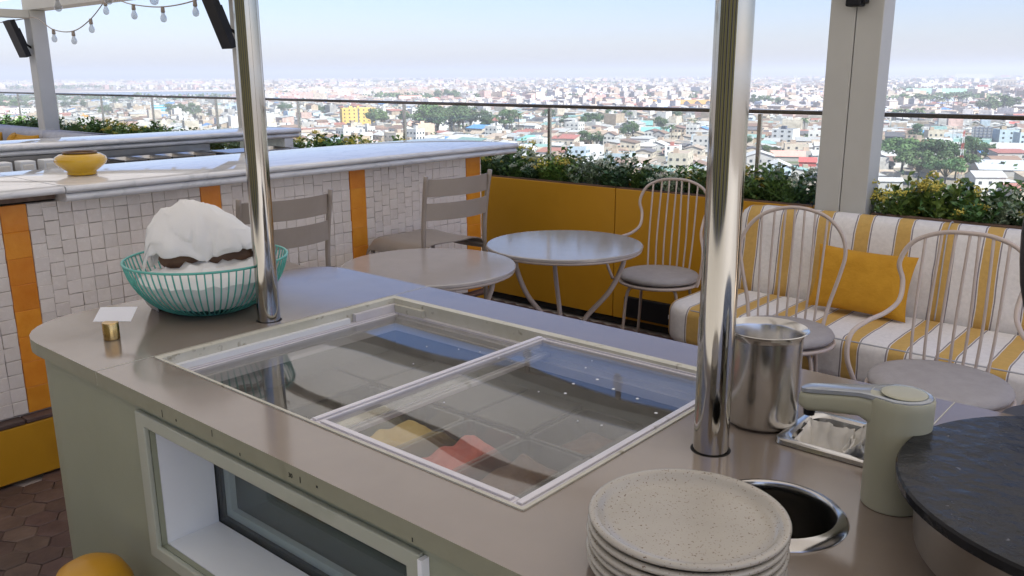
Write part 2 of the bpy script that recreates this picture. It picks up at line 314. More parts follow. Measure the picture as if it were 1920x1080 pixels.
# roof of the terrace: flat soffit, edge beam on the column line, cross beams
rf = thing('terrace_roof', 'pale fabric roof over the terrace with a white edge beam', 'roof', (0, 0, 2.6))
MB().add([(-13.0, -1.7, 2.605), (2.7, -1.7, 2.605), (2.7, 2.1, 2.605), (-13.0, 2.1, 2.605)], [(0, 1, 2, 3)]).build('awning_fabric', MT['membrane'], rf)
MB().add([(-13.0, 2.1, 2.60), (2.7, 2.1, 2.60), (2.7, 4.357, 2.472), (-13.0, 4.357, 2.472)], [(0, 1, 2, 3)]).build('awning_fabric', MT['membraneb'], rf)  # far panel made more translucent, out of view, to brighten bar and tables
MB().box(-11.50, 2.7, 4.36, 4.58, 2.335, 2.47).build('edge_beam', MT['colm'], rf)
for bx in (-11.42, -6.95, -1.59, 2.55):
    MB().box(bx-.10, bx+.10, -1.7, 4.357, 2.245, 2.333).build('cross_beam', MT['colm'], rf)
for by in (3.5,):
    MB().box(-11.3, 2.65, by-.05, by+.05, 2.50, 2.597).build('purlin', MT['taupe'], rf)
rw = thing('added_rear_wall', 'wall of dark doors and olive panels behind the viewer', 'wall', (-4, -6, 0))  # unseen wall added so the steel poles mirror dark and olive bands
MB().box(-14, 6, -6.4, -6.02, 0, 3.6).build('wall_face', MT['wall'], rw)
for k, x in enumerate(np.arange(-13.5, 5.5, 1.45)):
    MB().box(x, x+(1.0 if k % 2 else .62), -6.018, -5.97, 0, 3.1).build('panel', MT['ply'] if k % 2 else MT['blackp'], rw)
def column(label, x0, x1, y0, y1, top, seam=None):
    c = thing('column', label, 'column', ((x0+x1)/2, (y0+y1)/2, 0), group='white roof columns along the railing')
    if seam:
        MB().rbox(x0, seam-.002, y0, y1, 0, top, .004).build('cladding_panel', MT['colm'], c)
        MB().rbox(seam+.002, x1, y0, y1, 0, top, .004).build('cladding_panel', MT['colm'], c)
        MB().box(seam-.0025, seam+.0025, y0+.012, y1-.012, 0, top).build('joint_seal', MT['gap'], c)
    else: MB().rbox(x0, x1, y0, y1, 0, top, .006).build('shaft', MT['colm'], c)
    return c
column('broad grey column with a dark centre seam right of the right steel pole', -1.722, -1.461, 4.44, 4.60, 2.334, -1.592)
column('pale column partly hidden by the left steel pole', -7.02, -6.86, 4.36, 4.56, 2.334)
column('leftmost slim column carrying the roof corner', -11.50, -11.31, 4.36, 4.54, 2.334)

rl = thing('glass_railing', 'glass balustrade with dark handrail running along the terrace edge', 'railing', (-5, 4.93, 0))
MB().rbox(-14.4, 3.2, 4.90, 4.95, 1.328, 1.351, .004).build('handrail', MT['rail'], rl)
posts = [-13.6, -12.3, -10.97, -9.69, -8.33, -6.90, -5.43, -3.89, -2.285, -.72, .85, 2.4]
for i, x in enumerate(posts):
    MB().box(x-.011, x+.011, 4.925, 4.945, 0, 1.325).build('railing_post', MT['steel'], rl)
    if i: MB().box(posts[i-1]+.013, x-.013, 4.931, 4.941, .06, 1.322).build('glass_pane', MT['glass'], rl)

# ================================================================ planters
def planter(name, label, x0, x1, y0, y1, ztop, joints, mat, rimmat, plinth=True):
    p = thing(name, label, 'planter', ((x0+x1)/2, (y0+y1)/2, 0))
    xs = [x0]+joints+[x1]
    for a, b in zip(xs, xs[1:]): MB().rbox(a+.003, b-.003, y0, y0+.02, .05, ztop, .003).build('front_panel', mat, p)
    MB().box(x0+.003, x1-.003, y1-.02, y1, .05, ztop).build('back_panel', mat, p)
    for x in (x0+.003, x1-.023): MB().box(x, x+.02, y0+.021, y1-.021, .05, ztop).build('end_panel', mat, p)
    MB().box(x0+.004, x1-.004, y0+.022, y1-.022, .05, ztop-.03).build('soil', MT['soil'], p)
    if plinth: MB().box(x0+.01, x1-.01, y0+.03, y1-.03, 0, .05).build('plinth', MT['gap'], p)  # near-black colour stands for the shadow gap under the panels
    for a, b in zip(xs, xs[1:]): MB().box(a+.005, b-.005, y0+.006, y0+.03, ztop+.001, ztop+.009).build('rim', rimmat, p)
    return p
planter('yellow_planter', 'long ochre yellow planter box between the bar and the column', -4.6, -1.735, 4.44, 4.84, .872, [-2.978], MT['yellow'], MT['wood'])
planter('wood_rimmed_planter', 'planter with a brown wooden rim behind the striped sofa', -1.45, 2.6, 4.52, 4.86, .80, [.3], MT['wood'], MT['wood'])
MB().rbox(-1.45, 2.6, 4.50, 4.53, .81, .865, .004).build('wood_lip', MT['wood'], bpy.data.objects['wood_rimmed_planter'])
planter('far_planter', 'far planter box behind the grey sofa left of the left steel pole', -13.9, -4.7, 4.62, 4.88, .80, [-11.4, -9, -7], MT['yellow'], MT['wood'])
bx = thing('subwoofer', 'black box with a small white K mark set low in the yellow planter wall', 'speaker', (-2.69, 4.44, .07))
MB().rbox(-2.872, -2.49, 4.405, 4.437, .075, .205, .004).build('cabinet', MT['blackp'], bx)
k = MB()
for (a, b) in (((0, 0), (0, .026)), ((.002, .012), (.018, .026)), ((.004, .014), (.02, 0))):
    d = Vector((b[0]-a[0], 0, b[1]-a[1])).normalized(); w = Vector((d.z, 0, -d.x))*.0032
    p0 = Vector((-2.545+a[0], 0, .118+a[1])); p1 = Vector((-2.545+b[0], 0, .118+b[1]))
    k.add([(q.x, y, q.z) for y in (4.404, 4.4015) for q in (p0-w, p0+w, p1+w, p1-w)], [(0, 1, 2, 3), (7, 6, 5, 4), (0, 4, 5, 1), (1, 5, 6, 2), (2, 6, 7, 3), (3, 7, 4, 0)])
k.build('printed_mark', MT['card'], bx)

# ================================================================ tiled bar on the left
bar = thing('tiled_bar', 'bar counter faced with white zellige tiles and orange stripes under marble', 'bar', (-3.9, 2.3, 0))
BX = -3.545
MB().box(-4.15, BX-.012, -.6, 3.835, .02, 1.088).build('bar_core', MT['grout'], bar)
stripes = [(.33, .43), (1.165, 1.262), (1.985, 2.085), (2.825, 2.93), (3.70, 3.822)]
T = .0555; tb = MB().rbox(-.004, .004, -.5, .5, -.5, .5, .0015, 1) if 0 else None
def tile_mesh(name, w, h, mat, seed):
    rr = random.Random(seed); j = lambda: rr.uniform(-.0012, .0012); b = .002; t = .011
    q = [(-w/2+j(), -h/2+j()), (w/2+j(), -h/2+j()), (w/2+j(), h/2+j()), (-w/2+j(), h/2+j())]
    mb = MB().loft([[(0, y, z) for y, z in q], [(t-.0015, y, z) for y, z in q], [(t+rr.uniform(-.0008, .0008), y*(1-2*b/w), z*(1-2*b/h)) for y, z in q]], cap0=False)
    me = bpy.data.meshes.new(name); me.from_pydata(mb.v, [], mb.f); me.materials.append(mat); return me, mb
var = [tile_mesh('tile', T-.0016, T-.0016, MT['tile'], s) for s in range(6)]
spots = []
edges = [-.6]+[e for s in stripes for e in s]+[3.83]
for a, b in zip(edges[0::2], edges[1::2]):
    n = max(1, round((b-a)/T)); w = (b-a)/n
    for c in range(n):
        off = random.choice([0, 0, T*.5, T*.25]) if c % 2 else 0
        z = .262-off
        while z < 1.08:
            z0, z1 = max(z, .262), min(z+T, 1.087)
            if z1-z0 > .012: spots.append((a+(c+.5)*w, (z0+z1)/2, w/T, (z1-z0)/T))
            z += T
def tile_rank(s):
    px, py = pxof((BX, s[0], s[1])); d = depth((BX, s[0], s[1]))
    vis = -15 < px < 905 and py < (900 if px < 110 else 600-.05*px+(0 if px > 260 else 60)) and not (255 < px < 520 and py > 395)
    return (0 if vis else 1, d)
spots.sort(key=tile_rank)
lump = MB()
for i, (y, z, sy, sz) in enumerate(spots):
    me, mb = var[i % 6]; x = BX-.012+random.uniform(-.0015, .0015)
    rot = (random.uniform(-.012, .012), random.uniform(-.02, .02), random.uniform(-.03, .03))
    if i < 300: piece(me, 'tile', None, bar, (x-bar.location.x, y-bar.location.y, z), rot, (1, sy, sz))
    else: lump.add([(a+x, b*sy+y, c*sz+z) for a, b, c in mb.v], mb.f)
tag(lump.build('tiling', MT['tile'], bar), None, kind='stuff')
for s, (a, b) in enumerate(stripes):
    me, mb = tile_mesh('orange_tile', b-a-.003, .1035, MT['orange'], 50+s)
    for r in range(8):
        z = .262+.0515+r*.1033
        if z > 1.08: break
        piece(me, 'orange_tile', None, bar, (BX-.0105-bar.location.x, (a+b)/2-bar.location.y, z), (0, random.uniform(-.01, .01), random.uniform(-.01, .01)), (1, 1, 1))
MB().rbox(BX-.05, -3.50, -.6, 3.86, .012, .235, .004).build('yellow_plinth', MT['yellow'], bar)
for i in range(18):
    y = -.6+i*.248; MB().rbox(BX-.02, -3.499, y, y+.244, .237, .254, .003).build('ledge_tile', MT['hexw'], bar)
# marble top with a stepped, rounded edge
def mould(y0, y1, x_front, x_back, tiers):
    b = MB()
    for (z0, z1, ins) in tiers:
        xf = x_front-ins; h = (z1-z0)/2; pr = [(x_back, z0)]+[(xf-h+h*math.cos(a), (z0+z1)/2+h*math.sin(a)) for a in [(-.5+i/8)*PI for i in range(9)]]+[(x_back, z1)]
        b.loft([[(x, y, z) for x, z in pr] for y in (y0, y1)])
    return b
mt = mould(1.372, 4.05, -3.432, -4.185, [(1.125, 1.152, 0)]).build('marble_top', MT['marble'], bar, 30)
mould(-.6, 1.369, -3.437, -4.185, [(1.124, 1.151, 0)]).build('marble_top', MT['marble'], bar, 30)
mould(1.372, 4.043, -3.442, -4.14, [(1.0905, 1.1235, 0)]).build('marble_moulding', MT['marble'], bar, 30)
MB().box(-4.1, -3.52, -.6, 1.36, 1.1, 1.123).build('timber_rail', MT['wood'], bar)
MB().box(-4.185, -4.155, -.6, 4.04, .02, 1.09).build('inner_panel', MT['steeld'], bar)
# floor mat of the service aisle and the back bar
bb = thing('back_bar', 'second marble topped bar with a steel work rail behind the tiled bar', 'bar', (-6.1, 3, 0))
mould(.2, 4.19, -5.835, -6.33, [(1.115, 1.15, 0)]).build('marble_top', MT['marble'], bb, 30)
mould(.2, 4.182, -5.855, -6.30, [(1.078, 1.1135, 0)]).build('marble_moulding', MT['marble'], bb, 30)
MB().box(-6.3, -5.875, .2, 3.40, .02, 1.076).build('body', MT['steeld'], bb)
MB().box(-6.3, -6.2, 3.405, 4.04, .02, 1.076).build('rear_panel', MT['pane'], bb)
MB().box(-6.25, -5.87, 4.05, 4.13, .02, 1.076).build('end_slab', MT['marble'], bb)
MB().rbox(-5.865, -5.45, .2, 3.95, .90, .925, .005).build('work_top', MT['steel'], bb)
def pan(x0, x1, y0, y1, z0, z1, par, nm='pan', mat=None):
    return MB().loft([rrect(x0, x1, y0, y1, .012, 3, z0+.002), rrect(x0, x1, y0, y1, .012, 3, z1), rrect(x0+.012, x1-.012, y0+.012, y1-.012, .01, 3, z1), rrect(x0+.03, x1-.03, y0+.03, y1-.03, .01, 3, z0+.02)], cap0=True, cap1=True).build(nm, mat or MT['steel'], par, 30)
for i in range(4): pan(-5.80, -5.50, 2.58+i*.165, 2.735+i*.165, .93, 1.035, bb, 'ingredient_pan')
for i in range(5):
    yy = 1.73+i*.132; o = MB().rbox(-5.70, -5.60, yy, yy+.088, .926, 1.068, .006).build('white_container', MT['white'], bb); MB().rbox(-5.733, -5.597, yy+.012, yy+.076, .945, 1.05, .006).build('container_lid', MT['paper'], o)
sk_ = MB().loft([rrect(-5.84, -5.47, 3.30, 3.92, .04, 4, 1.03), rrect(-5.80, -5.51, 3.34, 3.88, .04, 4, 1.032), rrect(-5.78, -5.53, 3.36, 3.86, .05, 4, .93)], cap0=False).build('sink', MT['steel'], bb, 40)
v = thing('yellow_bowl', 'squat glossy yellow ceramic bowl standing on the marble bar top', 'bowl', (-3.80, 1.592, 1.152))
MB().lathe_open([(.001, .003), (.057, .003), (.06, .008), (.057, .02), (.075, .034), (.098, .056), (.105, .074), (.1, .09), (.082, .103), (.066, .108), (.062, .106), (.075, .09), (.06, .03), (.001, .02)], 40, v.location).build('body', MT['vase'], v, True)
MB().lathe_open([(.0665, .1085), (.071, .113), (.066, .116), (.058, .113), (.060, .108)], 40, v.location).build('rim', MT['wood'], v, True)

v.scale = (1, 1, .86)
# ================================================================ bar stools in front of the bar
def bar_stool(label, x, y, rz):
    o = thing('bar_stool', label, 'stool', (x, y, 0), rz, 'taupe slatted bar stools'); m_ = MT['taupe']; t = dict(world=False)
    # local: seat centred, back towards +x
    n = 13; ys = [-.215, -.208, -.19, -.16, -.12, 0, .12, .16, .19, .208, .215]; dz = [-.062, -.035, -.013, -.003, 0, -.004, 0, -.003, -.013, -.035, -.062]; m2 = len(ys)
    vs = []
    for off in (0, -.005):
        for i in range(n):
            u = i/(n-1); xx = -.255+u*.45; z = .748-.010*math.sin(u*PI)-(0 if u > .14 else (.14-u)**2*2.2)
            for yy, d_ in zip(ys, dz): vs.append((xx, yy*(1.06-.1*u), z+d_+off))
    N = n*m2; fs = []
    for i in range(n-1):
        for k in range(m2-1):
            a = i*m2+k; fs += [(a, a+m2, a+m2+1, a+1), (N+a, N+a+1, N+a+m2+1, N+a+m2)]
    edge = [i for i in range(m2)]+[i*m2+m2-1 for i in range(1, n)]+[(n-1)*m2+k for k in range(m2-2, -1, -1)]+[i*m2 for i in range(n-2, 0, -1)]
    fs += [(edge[i], edge[(i+1) % len(edge)], N+edge[(i+1) % len(edge)], N+edge[i]) for i in range(len(edge))]
    MB().add(vs, fs).build('seat', m_, o, 40, **t)
    for sy in (-1, 1):
        MB().tube(spline([(.24, sy*.205, 0), (.205, sy*.205, .35), (.195, sy*.205, .74), (.208, sy*.207, .92), (.235, sy*.212, 1.09)], 4), .0115).build('rear_leg', m_, o, True, **t)
        MB().tube(spline([(-.235, sy*.20, 0), (-.225, sy*.205, .35), (-.225, sy*.205, .70)], 4), .0105).build('front_leg', m_, o, True, **t)
        MB().tube([(-.225, sy*.203, .695), (.195, sy*.203, .70)], .009).build('side_rail', m_, o, True, **t)
    for z0, z1 in ((.872, .957), (.988, 1.073)):
        n2 = 9; vs = []
        for k in range(n2):
            q = -1+2*k/(n2-1); bow = .055*(1-q*q)
            for z in (z0, z1): xr = .2+(z-.7)*.06; vs += [(xr+bow-.002, q*.205, z), (xr+bow+.002, q*.205, z)]
        fs = []
        for k in range(n2-1):
            a = 4*k; b2 = a+4; fs += [(a, b2, b2+2, a+2), (a+1, a+3, b2+3, b2+1), (a, a+1, b2+1, b2), (a+2, b2+2, b2+3, a+3)]
        fs += [(0, 2, 3, 1), (4*n2-4, 4*n2-3, 4*n2-1, 4*n2-2)]
        MB().add(vs, fs).build('back_slat', m_, o, 40, **t)
    MB().tube([(-.21, -.197, .3), (-.21, .197, .3)], .009).build('foot_rest', m_, o, True, **t)
    MB().tube([(.215, -.205, .24), (.215, .205, .24)], .009).build('stretcher', m_, o, True, **t)
    return o
bar_stool('taupe slatted stool half hidden behind the left steel pole', -3.21, 2.06, RAD(-4))
bar_stool('taupe slatted stool nearest the yellow planter at the bar end', -3.20, 3.06, RAD(-4))

# ================================================================ bistro tables
def table(label, x, y, rz):
    o = thing('bistro_table', label, 'table', (x, y, 0), rz, 'round bistro tables'); t = dict(world=False); R = .388
    MB().lathe([(.001, .728), (R-.006, .728), (R, .731), (R, .741), (R-.004, .7445), (.001, .7445)], 64).build('table_top', MT['ttop'], o, 35, **t)
    MB().tube(circle(R-.012, 48, .722), .008, closed=True).build('edge_ring', MT['pinkm'], o, True, **t)
    for k in range(3):
        a = k*2*PI/3; c, s = math.cos(a), math.sin(a); pr = [(.30, .722), (.30, .66), (.235, .52), (.12, .38), (.075, .28), (.11, .17), (.22, .07), (.30, .012)]
        MB().tube(spline([(r*c, r*s, z) for r, z in pr], 6), .0125).build('leg', MT['pinkm'], o, True, **t)
        MB().tube([(.30*c, .30*s, .718), (.02*c, .02*s, .718)], .009).build('top_brace', MT['pinkm'], o, True, **t)
    MB().tube(circle(.07, 24, .285), .008, closed=True).build('collar', MT['pinkm'], o, True, **t)
    return o
table('shaded grey round bistro table nearest the counter', -2.70, 2.565, RAD(20))
table('sky lit round bistro table in front of the yellow planter', -2.535, 3.34, RAD(18))

# ================================================================ wire back chairs
def wire_chair(label, x, y, rz, arms):
    o = thing('wire_chair', label, 'chair', (x, y, 0), rz, 'pale wire back chairs'); t = dict(world=False); m_ = MT['pinkm']; R = .215
    # local: faces -y, back towards +y
    MB().tube(circle(R, 40, .448), .009, closed=True).build('seat_ring', m_, o, True, **t)
    MB().lathe([(.001, .452), (R-.01, .452), (R-.004, .455), (.001, .4575)], 40).build('seat_pan', m_, o, 30, **t)
    MB().lathe([(.001, .458), (R-.03, .459), (R-.002, .466), (R+.003, .478), (R-.006, .493), (R-.04, .5), (.001, .503)], 44).build('cushion', MT['cush'], o, True, **t)
    for a in (45, 135, 225, 315):
        c, s = math.cos(RAD(a)), math.sin(RAD(a)); MB().tube(spline([(.10*c, .10*s, .438), (.165*c, .165*s, .43), (.197*c, .197*s, .38), (.215*c, .215*s, .2), (.24*c, .24*s, .008)], 5), .0085).build('leg', m_, o, True, **t)
    H = .98
    def back(u): return .185+ (u-.45)*.16
    if arms:
        half = [(-.235, -.10, .46), (-.262, -.13, .56), (-.262, -.11, .645), (-.235, -.02, .675), (-.20, .10, .685), (-.178, .19, .715), (-.182, back(.78), .78), (-.20, back(.84), .85), (-.165, back(.93), .93), (-.085, back(.97), .972)]
    else:
        half = [(-.155, .15, .45), (-.175, back(.55), .56), (-.21, back(.7), .70), (-.225, back(.79), .79), (-.205, back(.87), .87), (-.15, back(.93), .935), (-.08, back(.97), .968)]
    pts = half+[(0, back(.98), H)]+[(-a, b, c) for a, b, c in half[::-1]]
    MB().tube(spline(pts, 6), .0085).build('back_hoop', m_, o, True, **t)
    sp = spline(pts, 12)
    for q in (-.72, -.48, -.24, 0, .24, .48, .72):
        xt = q*(.21 if not arms else .19)
        top = max((p for p in sp if abs(p.x-xt) < .015 and p.z > .72), key=lambda p: p.z)
        xb = q*.165; yb = math.sqrt(max(.01, (R-.005)**2-xb*xb))
        MB().tube(spline([(xb, yb, .452), (xb*1.05+(xt-xb)*.15, (yb+top.y)/2-.008, .66), (top.x, top.y, top.z)], 4), .0055, 6).build('spindle', m_, o, True, **t)
    return o
wire_chair('wire back armchair with grey cushion beside the yellow planter', -2.40, 4.03, RAD(15), True)
wire_chair('armless wire back chair with grey cushion behind the steel bucket', -1.435, 3.44, RAD(18), False)
wire_chair('wire back armchair with grey cushion nearest the right frame edge', -.735, 3.19, RAD(6), True).scale = (1.1, 1.1, 1.0)

# ================================================================ striped sofa and cushions
so = thing('striped_sofa', 'long banquette sofa upholstered in white and yellow striped canvas', 'sofa', (-.4, 4.0, 0))
def cush_loft(x0, x1, y0, y1, z0, z1, b, R):
    rings = []
    for i in range(6):
        a = i/5*PI/2; ins = b*(1-math.sin(a)) ; zz = z0+b*(1-math.cos(a)) if 0 else z0+b*(1-math.cos(a))
        rings.append(rrect(x0+ins, x1-ins, y0+ins, y1-ins, [max(.01, r-ins) for r in R], 8, zz))
    for i in range(6):
        a = i/5*PI/2; ins = b*(1-math.cos(a)); rings.append(rrect(x0+ins, x1-ins, y0+ins, y1-ins, [max(.01, r-ins) for r in R], 8, z1-b+b*math.sin(a)))
    return MB().loft(rings)
cush_loft(-2.20, 1.6, 3.69, 4.27, .22, .425, .05, [.16, .06, .06, .06]).build('seat_cushion', MT['stripe'], so, True)
cush_loft(-2.17, 1.6, 3.72, 4.4, .03, .215, .02, [.14, .03, .03, .03]).build('base', MT['stripe'], so, True)
rings = []
for x in [-2.08, -2.07, -2.04]+list(np.linspace(-1.95, 1.6, 40)):
    e = 1 if x > -2.0 else (.75 if x < -2.075 else (.88 if x < -2.06 else .97))
    w = .006*math.sin(x*9)+.004*math.sin(x*23+1)
    pr = [(4.25, .33), (4.275, .5), (4.285+w, .64), (4.30+w, .78), (4.315, .835), (4.345, .87), (4.385, .872), (4.415, .85), (4.43, .8), (4.432, .6), (4.43, .33)]
    cy, cz = 4.35, .6; rings.append([(x, cy+(a-cy)*e, cz+(b-cz)*e) for a, b in pr])
MB().loft(rings).build('backrest', MT['stripe'], so, True)
for sx in (-1.035, -.02):
    w = .006*math.sin(sx*9)+.004*math.sin(sx*23+1)
    MB().tube(spline([(sx, 4.262, .42), (sx, 4.273, .5), (sx, 4.283+w, .64), (sx, 4.298+w, .78), (sx, 4.314, .836), (sx, 4.345, .872), (sx, 4.386, .874), (sx, 4.417, .85)], 4), .0035, 6).build('seam', MT['greyf'], so, True)
MB().tube([(x, 3.708, .412) for x in np.linspace(-2.02, 1.5, 30)], .004, 6).build('piping', MT['greyf'], so, True)
def pillow(name, label, c, w, h, t, rot, mat, group=None, seed=1):
    o = thing(name, label, 'pillow', c, 0, group); n = 22; vs = []; fs = []
    for s in (1, -1):
        for i in range(n+1):
            for j in range(n+1):
                u = -1+2*i/n; v_ = -1+2*j/n; k = max(0, (1-abs(u)**2.6))*max(0, (1-abs(v_)**2.6)); th = t*k**.42
                pin = 1-.07*(1-abs(v_)**2)*abs(u)**4; pin2 = 1-.07*(1-u*u)*abs(v_)**4
                wr = .006*mnoise.noise(Vector((u*2.6+seed, v_*2.6, s*3)))+.004*mnoise.noise(Vector((u*6, v_*6+seed, s)))
                vs.append((u*w/2*pin, s*(th+wr*min(1, k*6)), v_*h/2*pin2))
    N = (n+1)**2
    for i in range(n):
        for j in range(n):
            a = i*(n+1)+j; fs += [(a, a+1, a+n+2, a+n+1), (N+a+n+1, N+a+n+2, N+a+1, N+a)]
    R_ = Matrix.Rotation(rot[2], 3, 'Z') @ Matrix.Rotation(rot[0], 3, 'X') @ Matrix.Rotation(rot[1], 3, 'Y')
    b = MB().add([R_ @ Vector(p) for p in vs], fs); b.v = [tuple(p) for p in b.v]
    b.build('cover', mat, o, True, world=False); return o
pillow('ochre_pillow', 'ochre yellow scatter pillow leaning on the striped sofa', (-1.345, 4.13, .585), .46, .31, .065, (RAD(-17), RAD(2), RAD(4)), MT['ochre'])
# far grey sofa and its pillows
gs = thing('grey_sofa', 'pale grey curved sofa at the far left terrace edge', 'sofa', (-11.8, 4.2, 0))
cush_loft(-14.3, -9.6, 3.5, 4.3, .1, .45, .06, [.1, .1, .1, .1]).build('seat_cushion', MT['greyf'], gs, True)
cush_loft(-14.3, -11.25, 4.28, 4.6, .1, .93, .09, [.1, .05, .05, .1]).build('backrest', MT['greyf'], gs, True)
cush_loft(-11.24, -9.7, 4.28, 4.6, .1, .925, .09, [.05, .2, .2, .05]).build('backrest', MT['greyf'], gs, True)
for i, (x, y, rz) in enumerate(((-12.35, 4.05, 12), (-11.75, 4.12, -20), (-11.35, 4.12, 8))):
    pillow('yellow_pillow', ['yellow pillow leftmost on the far grey sofa', 'yellow pillow in the middle on the far grey sofa', 'yellow pillow rightmost on the far grey sofa'][i], (x, y, .70), .5, .38, .08, (RAD(-15), 0, RAD(rz)), MT['ochre'], 'yellow pillows on the far sofa', i)
# dark padded stool back cut by the right edge
ds = thing('padded_stool', 'dark rounded padded backrest cut off by the right frame edge', 'stool', (-.2, 2.3, 0))
rings = []
for z, w_ in ((.93, .10), (.95, .125), (1.0, .148), (1.07, .166), (1.13, .174), (1.19, .178), (1.235, .177), (1.262, .170), (1.28, .155), (1.29, .12), (1.294, .06)):
    rings.append([(-.215+w_*math.cos(th), 2.30+min(.05, w_*.4)*math.sin(th), z) for th in [2*PI*k/24 for k in range(24)]])
MB().loft(rings).build('backrest', MT['rubber'], ds, True)
MB().lathe([(.001, .70), (.17, .70), (.185, .72), (.185, .75), (.165, .775), (.001, .78)], 32, (-.2, 2.2, 0)).build('seat', MT['rubber'], ds, True)
for a in (40, 130, 220, 310): MB().tube([(-.2+.12*math.cos(RAD(a)), 2.2+.12*math.sin(RAD(a)), .70), (-.2+.2*math.cos(RAD(a)), 2.2+.2*math.sin(RAD(a)), .005)], .012).build('leg', MT['blackp'], ds, True)
MB().tube([(-.2, 2.27, .72), (-.21, 2.30, .95)], .014).build('back_post', MT['blackp'], ds, True)

# ================================================================ ice cream serving counter
ct = thing('serving_counter', 'sage green ice cream serving counter with taupe top and sliding glass lids', 'counter', (-1.1, 1.28, 0))
ZT = .92
def two_tone(o, m2):
    o.data.materials.append(m2)
    for p in o.data.polygons:
        if abs(p.normal.z) < .5: p.material_index = 1
    bv = o.modifiers.new('edge', 'BEVEL'); bv.width = .0025; bv.segments = 2; bv.limit_method = 'ANGLE'; bv.angle_limit = RAD(50); return o
P1, P2 = (-1.952, 1.259), (-.647, 1.282); RING = (-.465, 1.135)
left = [p for p in rrect(-2.435, -1.8962, .768, 1.795, [.21, .001, .001, .14], 8)]
two_tone(MB().plate(left, [[(x, y) for x, y, z in circle(.0335, 24, 0, P1)][::-1]], .886, ZT).build('end_slab', MT['counter'], ct), MT['sagelip'])
main = rrect(-1.8938, .30, .768, 1.795, [.001, .2, .2, .001], 8)
panr = (-.578, -.398, 1.378, 1.556)
holes = [rrect(-1.885, -.755, .899, 1.65, .012, 3), [(x, y) for x, y, z in circle(.0345, 24, 0, P2)], [(x, y) for x, y, z in circle(.088, 36, 0, RING)], rrect(panr[0]+.012, panr[1]-.012, panr[2]+.012, panr[3]-.012, .015, 4)]
two_tone(MB().plate(main, [h[::-1] for h in holes], .886, ZT).build('main_slab', MT['counter'], ct), MT['sagelip'])
MB().box(-1.8958, -1.8942, .7685, 1.7945, .8865, ZT+.0006).build('joint_filler', MT['caulk'], ct)
MB().box(-.3815, -.3795, 1.62, 1.7945, ZT+.0003, ZT+.0008).build('joint_filler', MT['caulk'], ct)
# body shell with the window opening in the front
ow = (-1.708, -.886, .548, .834)       # window opening x0 x1 z0 z1
fn = lambda v: (v[0], v[2], v[1])
MB().plate([(-2.2, .05), (.08, .05), (.08, .884), (-2.2, .884)], [[(ow[0], ow[2]), (ow[0], ow[3]), (ow[1], ow[3]), (ow[1], ow[2])]], .788, .80, fn).build('front_panel', MT['sage'], ct)
body = rrect(-2.415, .28, .788, 1.775, [.215, .2, .2, .13], 10)
k0 = min(range(len(body)), key=lambda i: (body[i][0]-.08)**2+(body[i][1]-.788)**2); body = body[k0:]+body[:k0]
wallpts = [p for p in body if not (-2.2 < p[0] < .08 and p[1] < .79)]
b = MB(); n = len(wallpts)
vs_ = [(x, y, .05) for x, y in wallpts]+[(x, y, .884) for x, y in wallpts]
b.add(vs_, [(i, i+1, n+i+1, n+i) for i in range(n-1)]).build('side_panel', MT['sage'], ct, 40)
MB().loft([rrect(-2.36, .23, .84, 1.72, .15, 6, .0), rrect(-2.36, .23, .84, 1.72, .15, 6, .06)]).build('plinth', MT['gap'], ct)
def ring_frame(o, i, y0, y1, name, mat):      # a rectangular frame standing in the front face
    return MB().plate([(o[0], o[2]), (o[1], o[2]), (o[1], o[3]), (o[0], o[3])], [[(i[0], i[2]), (i[0], i[3]), (i[1], i[3]), (i[1], i[2])]], y0, y1, fn).build(name, mat, ct)
win = ring_frame((ow[0]-.036, ow[1]+.03, ow[2]-.032, ow[3]+.030), ow, .776, .7878, 'window_trim', MT['trim'])
bv = win.modifiers.new('edge', 'BEVEL'); bv.width = .003; bv.segments = 2
MB().box(ow[1]+.031, ow[1]+.040, .772, .7878, ow[2]-.03, ow[3]+.026).build('trim_edge_strip', MT['white'], ct)
def reveal(y0, y1, w, mat, name, t=.004):
    x0, x1, z0, z1 = w
    for nm, q in ((name, (x0-t, x0, y0, y1, z0, z1)), (name, (x1, x1+t, y0, y1, z0, z1)), (name, (x0-t, x1+t, y0, y1, z0-t, z0)), (name, (x0-t, x1+t, y0, y1, z1, z1+t))): MB().box(*q).build(nm, mat, ct)
reveal(.8005, .926, (ow[0]+.002, ow[1]-.002, ow[2]+.002, ow[3]-.002), MT['white'], 'reveal')
w2 = (ow[0]+.002, ow[1]-.002, ow[2]+.002, ow[3]-.002)
MB().box(w2[0], w2[1], .928, .934, w2[2], w2[3]).build('window_pane', MT['pane'], ct)
ring_frame((w2[0]-.01, w2[1]+.01, w2[2]-.01, w2[3]+.01), (w2[0]+.008, w2[1]-.008, w2[2]+.01, w2[3]-.004), .9345, .944, 'pane_gasket', MT['gap'])
ring_frame((w2[0]-.01, w2[1]+.01, w2[2]-.01, w2[3]+.01), (w2[0]+.028, w2[1]-.02, w2[2]+.03, w2[3]-.004), .9445, .960, 'pane_spacer', MT['alu'])
MB().box(w2[0]-.01, w2[1]+.01, .9605, .965, w2[2], w2[3]).build('window_pane', MT['pane'], ct)
